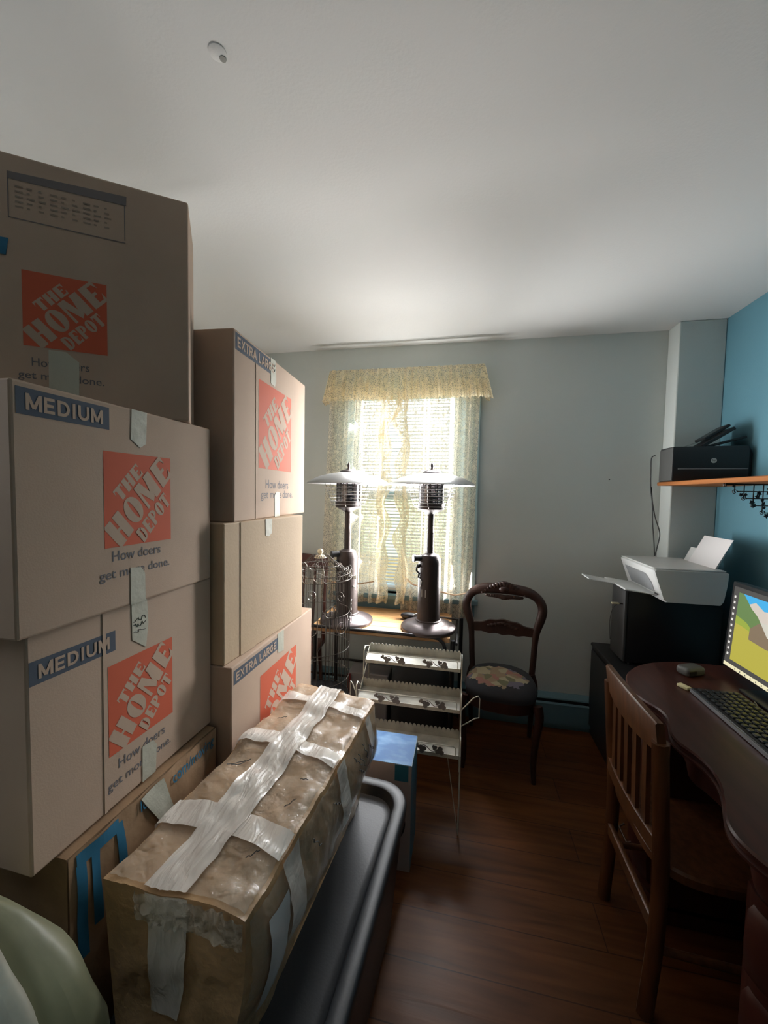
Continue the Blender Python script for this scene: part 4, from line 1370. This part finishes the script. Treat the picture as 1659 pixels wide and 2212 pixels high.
# ------------------------------------------------------------------ desk
DZ = 0.745
out = [(1.345, 1.835), (.950, 1.832), (.874, 1.818), (.784, 1.780), (.712, 1.724), (.655, 1.650), (.625, 1.570), (.617, 1.498), (.634, 1.440), (.655, 1.395), (.656, 1.345), (.640, 1.300), (.625, 1.255), (.625, 1.210), (.640, 1.170), (.648, 1.120), (.638, 1.06), (.612, 1.00), (.583, .94), (.574, .90), (.580, .86), (.60, .81), (.63, .72), (.64, .62), (.65, .30), (.70, .12), (.78, .05), (1.345, .05)]
OUT = [out[0]]+catmull(out[1:-1], 3)+[out[-1]]
dcen = Vector((1.0, 0.95))
def inset_poly(P, d):
    n = len(P); res = []
    for i in range(n):
        a = Vector(P[i-1][:2]); c = Vector(P[i][:2]); e = Vector(P[(i+1) % n][:2])
        t1 = (c-a); t2 = (e-c)
        if t1.length < 1e-6 or t2.length < 1e-6:
            res.append(tuple(c)); continue
        tt = (t1.normalized()+t2.normalized())
        nrm = Vector((-tt.y, tt.x))
        if nrm.length < 1e-6:
            res.append(tuple(c)); continue
        res.append(tuple(c+nrm.normalized()*d))
    return res
area2 = sum(OUT[i][0]*OUT[(i+1) % len(OUT)][1]-OUT[(i+1) % len(OUT)][0]*OUT[i][1] for i in range(len(OUT)))
sgn = 1 if area2 > 0 else -1
dloc = (1.0, 0.95, 0)
dk_ = thing('writing_desk', 'red brown wooden desk with a serpentine moulded edge, along the teal wall', 'desk', dloc)
def dring(d, z):
    return [(x-dloc[0], y-dloc[1], z) for x, y in inset_poly(OUT, sgn*d)]
b = MB(); b.loft([dring(.006, DZ-.034), dring(.0, DZ-.030), dring(.0, DZ-.024), dring(.007, DZ-.021), dring(.007, DZ-.014), dring(.001, DZ-.011), dring(.0, DZ-.005), dring(.004, DZ)])
b.build('desk_top', DESKW, dk_, smooth=35)
b = MB(); b.loft([dring(.055, DZ-.125), dring(.050, DZ-.12), dring(.050, DZ-.034)]); b.build('apron', DESKW, dk_, smooth=35)
def pedestal(ya, yb):
    pts = [(x, y) for x, y in [q[:2] for q in inset_poly(OUT, sgn*.045)] if ya <= y <= yb and x < 1.2]
    pts.sort(key=lambda p: -p[1])
    poly = [(1.33, yb)]+[(pts[0][0], yb)]+pts+[(pts[-1][0], ya)]+[(1.33, ya)]
    return poly
for (ya, yb) in ((.20, .93), (1.40, 1.76)):
    poly = pedestal(ya, yb)
    pc = [(x-dloc[0], y-dloc[1]) for x, y in poly]
    b = MB(); b.prism(pc, .05, DZ-.12)
    ped = b.build('pedestal', DESKW, dk_, smooth=30)
    cxx = sum(p[0] for p in pc)/len(pc); cyy = sum(p[1] for p in pc)/len(pc)
    b = MB(); b.loft([[(x-.016 if x < .25 else x, y, z) for x, y in pc] for z in (0.0, .045)]+[[(x-.006 if x < .25 else x, y, .062) for x, y in pc]]); b.build('plinth', DESKW, dk_, smooth=30)
    for (za, zb) in ((.09, .25), (.275, .42), (.445, .60)):
        q = [(x, y) for x, y in pc if x < .2]
        ymin = min(p[1] for p in q)+.03; ymax = max(p[1] for p in q)-.03
        q = [(x, y) for x, y in q if ymin <= y <= ymax]
        if len(q) < 2:
            continue
        b = MB()
        ring = lambda off, z: [(x-off, y, z) for x, y in q]+[(x+.01, y, z) for x, y in reversed(q)]
        b.loft([ring(.002, za), ring(.012, za+.012), ring(.016, (za+zb)/2), ring(.012, zb-.012), ring(.002, zb)])
        dr = b.build('drawer', DESKW, dk_, smooth=40)
        mid = q[len(q)//2]
        hb = MB(); hb.tube([(mid[0]-.014, mid[1]-.04, (za+zb)/2), (mid[0]-.034, mid[1]-.035, (za+zb)/2-.012), (mid[0]-.034, mid[1]+.035, (za+zb)/2-.012), (mid[0]-.014, mid[1]+.04, (za+zb)/2)], .004, 8)
        hb.build('handle', BRASS, dr, smooth=60)

# desk chair
wc = thing('slat_back_chair', 'varnished oak slat back chair pushed up to the desk', 'chair', (.735, 1.295, 0), R(90))
b = MB(); 
loops = []
for k in range(17):
    q = -1+2*k/16
    x = .180*q; yy = .202+.014*(1-q*q)
    zt = .845+.012*(1-q*q); z0 = .762-.012*(1-q*q)
    th = .022
    loops.append([(x, yy-th/2-.006, z0), (x, yy+th/2-.006, z0), (x, yy+th/2+.004, zt-.006), (x, yy+th/3+.004, zt), (x, yy-th/3+.004, zt), (x, yy-th/2+.004, zt-.006)])
b.loft(loops); b.build('crest_rail', OAK, wc, smooth=40)
b = MB(); arc_board(b, .172, .190, .475, .520, .012, .020, .0); b.build('lower_rail', OAK, wc, smooth=40)
for k in range(5):
    q = -.64+1.28*k/4
    x = .172*q; yb_ = .190+.012*(1-q*q); yt_ = .196+.014*(1-q*q)
    b = MB(); b.loft([[(x-.013, yb_-.006+(yt_-yb_)*s, z), (x+.013, yb_-.006+(yt_-yb_)*s, z), (x+.013, yb_+.006+(yt_-yb_)*s, z), (x-.013, yb_+.006+(yt_-yb_)*s, z)] for s, z in ((0, .51), (1, .775))])
    b.build('slat', OAK, wc)
for sx_ in (-1, 1):
    P = catmull([(sx_*.160, .195, 0.0), (sx_*.163, .180, .22), (sx_*.166, .178, .43), (sx_*.170, .188, .60), (sx_*.174, .200, .79)], 4)
    MB().tube(P, [.019]*len(P), 8, flat=1.15).build('leg', OAK, wc, smooth=50)
    MB().tube([(sx_*.175, -.19, .43), (sx_*.180, -.20, 0)], [.019, .015], 10).build('leg', OAK, wc, smooth=50)
    MB().tube([(sx_*.163, .185, .20), (sx_*.177, -.19, .20)], .010, 8).build('stretcher', OAK, wc, smooth=60)
b = MB()
b.loft([[(x, y, z) for x, y in [(.205*(abs(cos(a))**.5)*(1 if cos(a) > 0 else -1)*s, -.01+.205*(abs(sin(a))**.5)*(1 if sin(a) > 0 else -1)*s) for a in [2*pi*k/36 for k in range(36)]]] for s, z in ((.95, .418), (1, .424), (1, .446), (.97, .452), (.85, .449), (.4, .444))])
b.build('seat', OAK, wc, smooth=40)
b = MB(); arc_board(b, .160, .186, .245, .285, .0, .018); b.build('stretcher', OAK, wc, smooth=40)
MB().tube([(-.177, -.19, .24), (.177, -.19, .24)], .010, 8).build('stretcher', OAK, wc, smooth=60)

# ------------------------------------------------------------------ things on the desk
EM = lambda n, c, s: mat(n, (0, 0, 0, 1), 0.6, emit=(c, s), spec=0.2)
mo = thing('computer_monitor', 'black widescreen monitor showing a meadow landscape, on the desk', 'computer monitor', (1.05, 1.475, DZ), R(-90))
MW, MZ0, MZ1 = .285, .035, .372
tilt = R(4)
MT = Matrix.Translation((0, 0, MZ0)) @ Matrix.Rotation(-tilt, 4, 'X')
b = MB(); b.M = MT
b.rbox((-MW, -.010, 0), (MW, .030, MZ1-MZ0), .005, 2)
body = b.build('monitor_body', BLACKP, mo, smooth=40)
ys = -.0112
SH = MZ1-MZ0
SL, SR_, SB, ST_ = -MW+.016, MW-.016, .006, SH-.016
cols = [EM('screen bar grey', (0.07, 0.065, 0.06, 1), 1.0), EM('screen sky', (0.05, 0.40, 0.75, 1), 1.0), EM('screen mountain', (0.62, 0.55, 0.48, 1), 1.0),
        EM('screen trees', (0.13, 0.22, 0.07, 1), 1.0), EM('screen meadow', (0.45, 0.40, 0.06, 1), 1.0), EM('screen grass slope', (0.30, 0.38, 0.05, 1), 1.0),
        EM('screen barn', (0.22, 0.16, 0.10, 1), 1.0), EM('screen roof', (0.60, 0.58, 0.50, 1), 1.0), EM('screen taskbar', (0.80, 0.74, 0.48, 1), 1.0), EM('screen icon', (0.75, 0.72, 0.68, 1), 1.0), EM('screen dark trees', (0.08, 0.15, 0.05, 1), 1.0)]
b = MB(); b.M = MT
lay = [0]
def sp_(ci, pts):
    b.cur = ci
    lay[0] += 1
    y = ys-.00012*lay[0]
    b.add([(x, y, z) for x, z in pts], [tuple(range(len(pts)))])
W_ = SR_-SL; Hh = ST_-SB
P_ = lambda u, v: (SL+W_*u, SB+Hh*v)
sp_(0, [P_(0, 0), P_(1, 0), P_(1, 1), P_(0, 1)])
il, it, ib = .055, .94, .10
sp_(1, [P_(il, .55), P_(1, .55), P_(1, it), P_(il, it)])
sp_(2, [P_(il+.05, .60), P_(1, .60), P_(1, .80), P_(.42, .86), P_(.30, .82), P_(.22, .885), P_(.15, .83)])
sp_(3, [P_(il, .50), P_(.36, .50), P_(.33, .60), P_(.25, .74), P_(.19, .80), P_(.14, .88), P_(.10, it), P_(il, it)])
sp_(10, [P_(.30, .52), P_(1, .52), P_(1, .72), P_(.62, .66), P_(.45, .78), P_(.36, .68)])
sp_(5, [P_(il, .45), P_(.30, .48), P_(.16, .62), P_(il, .66)])
sp_(4, [P_(il, ib), P_(1, ib), P_(1, .40), P_(.45, .44), P_(.25, .52), P_(.12, .555), P_(il, .56)])
sp_(6, [P_(.20, .44), P_(.36, .42), P_(.36, .56), P_(.28, .68), P_(.20, .57)])
sp_(7, [P_(.28, .69), P_(.42, .70), P_(.47, .56), P_(.355, .55)])
sp_(6, [P_(.355, .42), P_(.46, .44), P_(.46, .56), P_(.355, .55)])
sp_(8, [P_(0, 0), P_(1, 0), P_(1, .045), P_(0, .045)])
for k in range(11):
    sp_(9, [P_(.018, .14+.072*k), P_(.036, .14+.072*k), P_(.036, .17+.072*k), P_(.018, .17+.072*k)])
for k in range(9):
    sp_(0, [P_(.12+.05*k, .012), P_(.128+.05*k, .012), P_(.128+.05*k, .032), P_(.12+.05*k, .032)])
b.build('screen', cols, mo, fix=False)
MB().tube([(0, .02, .0), (0, .035, .10), (0, .03, .16)], .02, 10).build('stand_neck', BLACKP, mo, smooth=60)
MB().rbox((-.12, -.05, 0.0005), (.12, .10, .012), .01, 2).build('stand_base', BLACKP, mo, smooth=40)

kb = thing('keyboard', 'black computer keyboard lying on the desk in front of the monitor', 'keyboard', (.90, 1.32, DZ), R(-90))
MB().rbox((-.225, -.075, 0), (.225, .075, .018), .005, 2).build('keyboard_base', BLACKP, kb, smooth=40)
b = MB()
KEY = mat('black key caps', (0.02, 0.02, 0.022, 1), 0.28)
for r_ in range(6):
    for k in range(18):
        xk_ = -.213+k*.0237; yk_ = -.062+r_*.0212
        b.rbox((xk_, yk_, .017), (xk_+.0195, yk_+.0175, .024), .003, 1)
ko = b.build('keys', KEY, kb)
MB().box((-.225, -.0785, 0.002), (.225, -.075, .014)).build('front_trim', mat('silver trim', (0.35, 0.35, 0.37, 1), 0.3, metal=.6), kb)

ms = thing('desk_gadget', 'small rounded grey gadget on the desk beside the tower', 'gadget', (.905, 1.705, DZ), R(25))
MB().rbox((-.045, -.028, 0), (.045, .028, .036), .014, 4).build('gadget_body', mat('grey gadget plastic', (0.10, 0.10, 0.095, 1), 0.5), ms, smooth=60)
MB().rbox((-.040, -.0285, .006), (-.005, -.026, .026), .002, 1).build('gadget_window', BLACKP, ms)
er = thing('eraser', 'small cream eraser on the desk by the corner of the keyboard', 'eraser', (.817, 1.573, DZ), R(28))
MB().rbox((-.011, -.020, 0), (.011, .020, .011), .003, 2).build('eraser_block', mat('cream eraser', (0.75, 0.68, 0.40, 1), 0.6), er, smooth=40)
pn = thing('pen', 'thin silver pen lying between keyboard and monitor', 'pen', (.985, 1.475, DZ), R(70))
MB().tube([(-.035, 0, .005), (.035, 0, .005)], .003, 8).build('pen_barrel', WIRE, pn, smooth=60)

# ------------------------------------------------------------------ cabinet, tower and printers in the far right corner
lc = thing('low_cabinet', 'low black cabinet against the back wall, carrying the computer tower', 'cabinet', (.965, 2.20, 0))
LZ = .555
MB().rbox((-.165, -.33, 0), (.165, .31, LZ-.02), .003, 1).build('cabinet_body', EBONY, lc, smooth=30)
MB().rbox((-.172, -.335, LZ-.02), (.168, .315, LZ), .004, 1).build('cabinet_top', EBONY, lc, smooth=30)
dr = MB().rbox((-.176, -.31, .06), (-.165, .29, LZ-.035), .004, 1).build('door', EBONY, lc, smooth=30)
MB().ball((-.185, -.25, .36), .012, 10).build('knob', BLACKM, dr, smooth=80)

tw = thing('computer_tower', 'matte black computer tower standing on the low cabinet', 'computer', (1.095, 2.31, LZ))
MB().rbox((-.225, -.095, .012), (.208, .085, .395), .006, 2).build('case', BLACKP, tw, smooth=40)
MB().rbox((-.240, -.093, .014), (-.225, .083, .393), .005, 2).build('front_panel', mat('window lit front panel', (0.06, 0.06, 0.062, 1), 0.5), tw, smooth=40)  # grey stands in for window light on the tower's black front
for (xx, yy) in ((-.2, -.08), (-.2, .07), (.18, -.08), (.18, .07)):
    MB().lathe([(.012, 0), (.012, .014)], 12, (xx, yy, 0)).build('foot', BLACKP, tw)
us = thing('usb_stick', 'cream memory stick with a looped cord, plugged into the front of the tower', 'memory stick', (.858, 2.245, LZ+.318))
MB().rbox((-.058, -.009, -.004), (-.020, .009, .004), .002, 1).build('stick_body', mat('cream stick plastic', (.6, .55, .36, 1), .4), us, smooth=40)
MB().rbox((-.020, -.006, -.003), (-.0, .006, .003), .001, 1).build('plug', BLACKP, us)
MB().tube(catmull([(-.030, -.002, -.004), (-.052, -.004, -.03), (-.062, -.004, -.09), (-.060, -.004, -.15), (-.054, .004, -.20)], 4), .0014, 6).build('lanyard', CORD, us, smooth=60)
cbk = thing('cable_bundle', 'black cables hanging behind the tower at the teal wall', 'cable', (1.345, 2.05, DZ))
for k, (a, c, e_) in enumerate((((0, .03, .20), (-.002, -.03, .12), (0, -.10, .02)), ((0, .06, .16), (-.01, -.02, .14), (-.004, -.06, .06)), ((0, .07, .08), (-.01, .0, .07), (-.005, -.07, .03)), ((-.004, .07, .02), (-.006, 0, .05), (-.01, -.05, .0)))):
    MB().tube(catmull([a, c, e_], 6), .004, 6).build('cable', CORD, cbk, smooth=60)

TWZ = LZ+.395
wp = thing('white_printer', 'white inkjet printer with its trays open, on top of the computer tower', 'printer', (.89, 2.20, TWZ), R(0))
PY0, PY1 = -.19, .20
def wp_ring(y, s):
    base = [(.060, .0), (.045, .012), (.004, .135), (.0, .150), (.008, .155), (.300, .155), (.312, .150), (.310, .10), (.298, .02), (.285, .0)]
    cx_, cz_ = .16, .08
    return [(cx_+(x-cx_)*s, y, cz_+(z-cz_)*s) for x, z in base]
b = MB()
b.loft([wp_ring(PY0, .96), wp_ring(PY0+.006, .99), wp_ring(PY0+.012, 1.0), wp_ring(PY1-.012, 1.0), wp_ring(PY1-.004, .985), wp_ring(PY1, .96)])
pbod = b.build('printer_body', WHITEP, wp, smooth=35)
MB().rbox((.002, PY0+.004, .1555), (.300, PY1-.004, .162), .003, 1).build('scanner_lid', WHITEP, wp, smooth=40)
b = MB(); 
fx = lambda z: .045-(z-.012)*.333
b.add([(fx(.035)-.002, PY0+.06, .035), (fx(.035)-.002, PY1-.07, .035), (fx(.118)-.002, PY1-.05, .118), (fx(.118)-.002, PY0+.10, .118), (fx(.08)-.002, PY0+.06, .08)], [(0, 1, 2, 3, 4)])
b.build('output_slot', GREYP, wp, fix=False)
MB().rbox((fx(.04)-.006, PY0+.02, .030), (fx(.04)-.001, PY0+.05, .036), .001, 1).build('button', BLACKP, wp)
b = MB()
b.M = Matrix.Translation((.05, 0, .022)) @ Matrix.Rotation(R(7), 4, 'Y')
b.rbox((-.15, PY0+.05, -.004), (0.01, PY1-.06, .004), .003, 1)
b.build('output_tray', WHITEP, wp, smooth=40)
b = MB()
b.M = Matrix.Translation((-.09, 0, .038)) @ Matrix.Rotation(R(9), 4, 'Y')
b.rbox((-.14, -.02, -.003), (0.0, .10, .003), .002, 1)
b.build('tray_extension', WHITEP, wp, smooth=40)
b = MB(); b.M = Matrix.Translation((.285, 0, .150)) @ Matrix.Rotation(R(24), 4, 'Y')
b.rbox((-.003, PY0+.06, 0), (.004, PY1-.06, .09), .002, 1)
b.build('paper_support', WHITEP, wp, smooth=40)
sh = MB(); sh.M = Matrix.Translation((.889+.278, 2.20, TWZ+.152)) @ Matrix.Rotation(R(26), 4, 'Y')
sh.box((-.0006, PY0+.055, 0), (.0006, PY0+.055+.22, .165))
tag(sh.build('paper_sheet', PAPER), 'blank white sheet standing in the feed of the white printer', 'paper')

# shelf on the teal wall with iron bracket
SZ = 1.528
sf = thing('wall_shelf', 'orange pine wall shelf on an openwork iron bracket, on the teal wall', 'shelf', (1.36, 1.75, SZ))
MB().rbox((-.300, -.75, -.020), (0, .660, 0), .003, 1).build('shelf_board', SHELFW, sf, smooth=40)
for by in (.13, -.62):
    b = MB()
    pw, ph_ = .275, .235
    def inside(u, v):
        return v <= 1-u*0.93-.02*sin(u*9)
    b.tube([(-pw, by, -.024), (0, by, -.024), (0, by, -.024-ph_)], .004, 6)
    for k in range(1, 8):
        u = k/8
        vmax = max(0.06, .96-u*.93)
        b.tube([(-pw*u, by, -.024), (-pw*u, by, -.024-ph_*vmax)], .0022, 5)
        b.tube([(0, by, -.024-ph_*u), (-pw*max(.06, .96-u*.93), by, -.024-ph_*u)], .0022, 5)
    rnd = random.Random(11)
    for k in range(46):
        u, v = rnd.random(), rnd.random()
        if u+v > 1.02:
            u, v = 1-u, 1-v
        r_ = rnd.uniform(.006, .012); a0 = rnd.uniform(0, 6.28)
        pts = [(-pw*u+r_*(1 if q % 2 else .55)*cos(a0+q*pi/5), -.028-ph_*v*.95+r_*(1 if q % 2 else .55)*sin(a0+q*pi/5)) for q in range(10)]
        b.prism_y(pts, by-.006, by-.004)
    for k in range(9):
        t_ = k/8
        scx, scz = -pw*(1-t_), -.024-ph_*t_*.97
        b.tube([(scx+.012*(1-q/10)*cos(q*.9), by, scz-.004+.012*(1-q/10)*sin(q*.9)) for q in range(10)], .0018, 5)
    b.build('bracket', BLACKM, sf)

bp_ = thing('black_printer', 'black inkjet printer with raised tray, on the orange wall shelf', 'printer', (1.035, 2.205, SZ), R(-8))
# local -Y is the printer front
pwid = .322
b = MB()
b.loft([[(x, y, z) for (y, z) in [(-.005, .0), (-.012, .02), (-.012, .150), (.0, .172), (.180, .178), (.185, .170), (.185, .0)]] for x in (0, pwid-.02)]+
       [[(pwid, y, z) for (y, z) in [(.01, .0), (.008, .02), (.008, .135), (.02, .155), (.170, .160), (.175, .155), (.175, .0)]]])
b.build('printer_body', BLACKP, bp_, smooth=35)
MB().rbox((-.004, -.008, .004), (.0, .180, .168), .001, 1).build('side_panel', mat('window lit printer flank', (0.075, 0.075, 0.072, 1), 0.5), bp_)  # flank of the black body, window light painted in as grey
b = MB(); b.M = Matrix.Translation((.16, .05, .176)) @ Matrix.Rotation(R(-16), 4, 'Y')
b.rbox((-.03, -.03, -.006), (.15, .11, .006), .003, 1)
b.build('paper_tray', BLACKP, bp_, smooth=40)
b = MB(); b.M = Matrix.Translation((.13, .05, .172)) @ Matrix.Rotation(R(-34), 4, 'Y')
b.rbox((0, -.03, -.004), (.155, .11, .012), .003, 1)
b.rbox((.03, -.02, .020), (.150, .10, .034), .003, 1)
b.build('tray_cover', BLACKP, bp_, smooth=40)
b = MB(); b.M = Matrix.Translation((.07, .05, .178)) @ Matrix.Rotation(R(-22), 4, 'Y')
b.box((0, 0, -.001), (.15, .13, .001)); b.build('clear_flap', CLEARP, bp_)
lg = MB().prism_y([(.165+.012*cos(2*pi*k/28), .100+.012*sin(2*pi*k/28)) for k in range(28)], -.0136, -.0118).build('maker_emblem', mat('pale emblem', (0.42, 0.48, 0.47, 1), 0.4), bp_)
Mx = Matrix(((1, 0, 0, .159), (0, 0, -1, -.0142), (0, 1, 0, .094), (0, 0, 0, 1)))
text_mesh('emblem_lettering', 'hp', BLACKP, lg, Mx, .012, .013, 0.0)
MB().tube([(.02, -.013, .06), (.30, -.013, .06)], .0022, 6).build('tray_seam', GREYP, bp_)
# its power cord hangs behind and loops down to the white printer
pc_ = thing('power_cord', 'thin black cord looping down from the shelf to the white printer', 'cord', (1.05, 2.395, 1.10))
MB().tube(catmull([(-.012, .0, .575), (-.030, 0, .56), (-.030, 0, .50), (-.028, 0, .42), (-.022, 0, .36), (.002, 0, .24), (.030, 0, .15), (.026, 0, .09), (.012, 0, .015)], 5), .0028, 6).build('cord_strand', CORD, pc_, smooth=60)
MB().tube(catmull([(-.022, .002, .40), (-.012, .003, .30), (-.006, .003, .20), (.006, .003, .09), (.012, .003, .015)], 5), .0028, 6).build('cord_strand', CORD, pc_, smooth=60)

# ------------------------------------------------------------------ small things on ceiling and wall
cc = thing('ceiling_cap', 'small white round cap on the ceiling', 'ceiling cap', (-0.558, 0.803, H))
MB().lathe([(.0195, 0), (.019, -.002), (.014, -.004), (.005, -.005)], 24).build('cap', CEIL, cc, smooth=50)
MB().lathe([(.008, -.0035), (.007, -.006), (.003, -.0065)], 16, (.006, .010, 0)).build('cap_center', mat('grey cap centre', (0.30, 0.30, 0.28, 1), 0.7), cc, smooth=50)
nl = thing('nail', 'tiny dark nail in the grey back wall', 'nail', (0.86, y1, 1.545))
MB().tube([(0, 0.002, 0), (0, -.008, .001)], .003, 8).build('nail_head', BLACKM, nl, smooth=40)
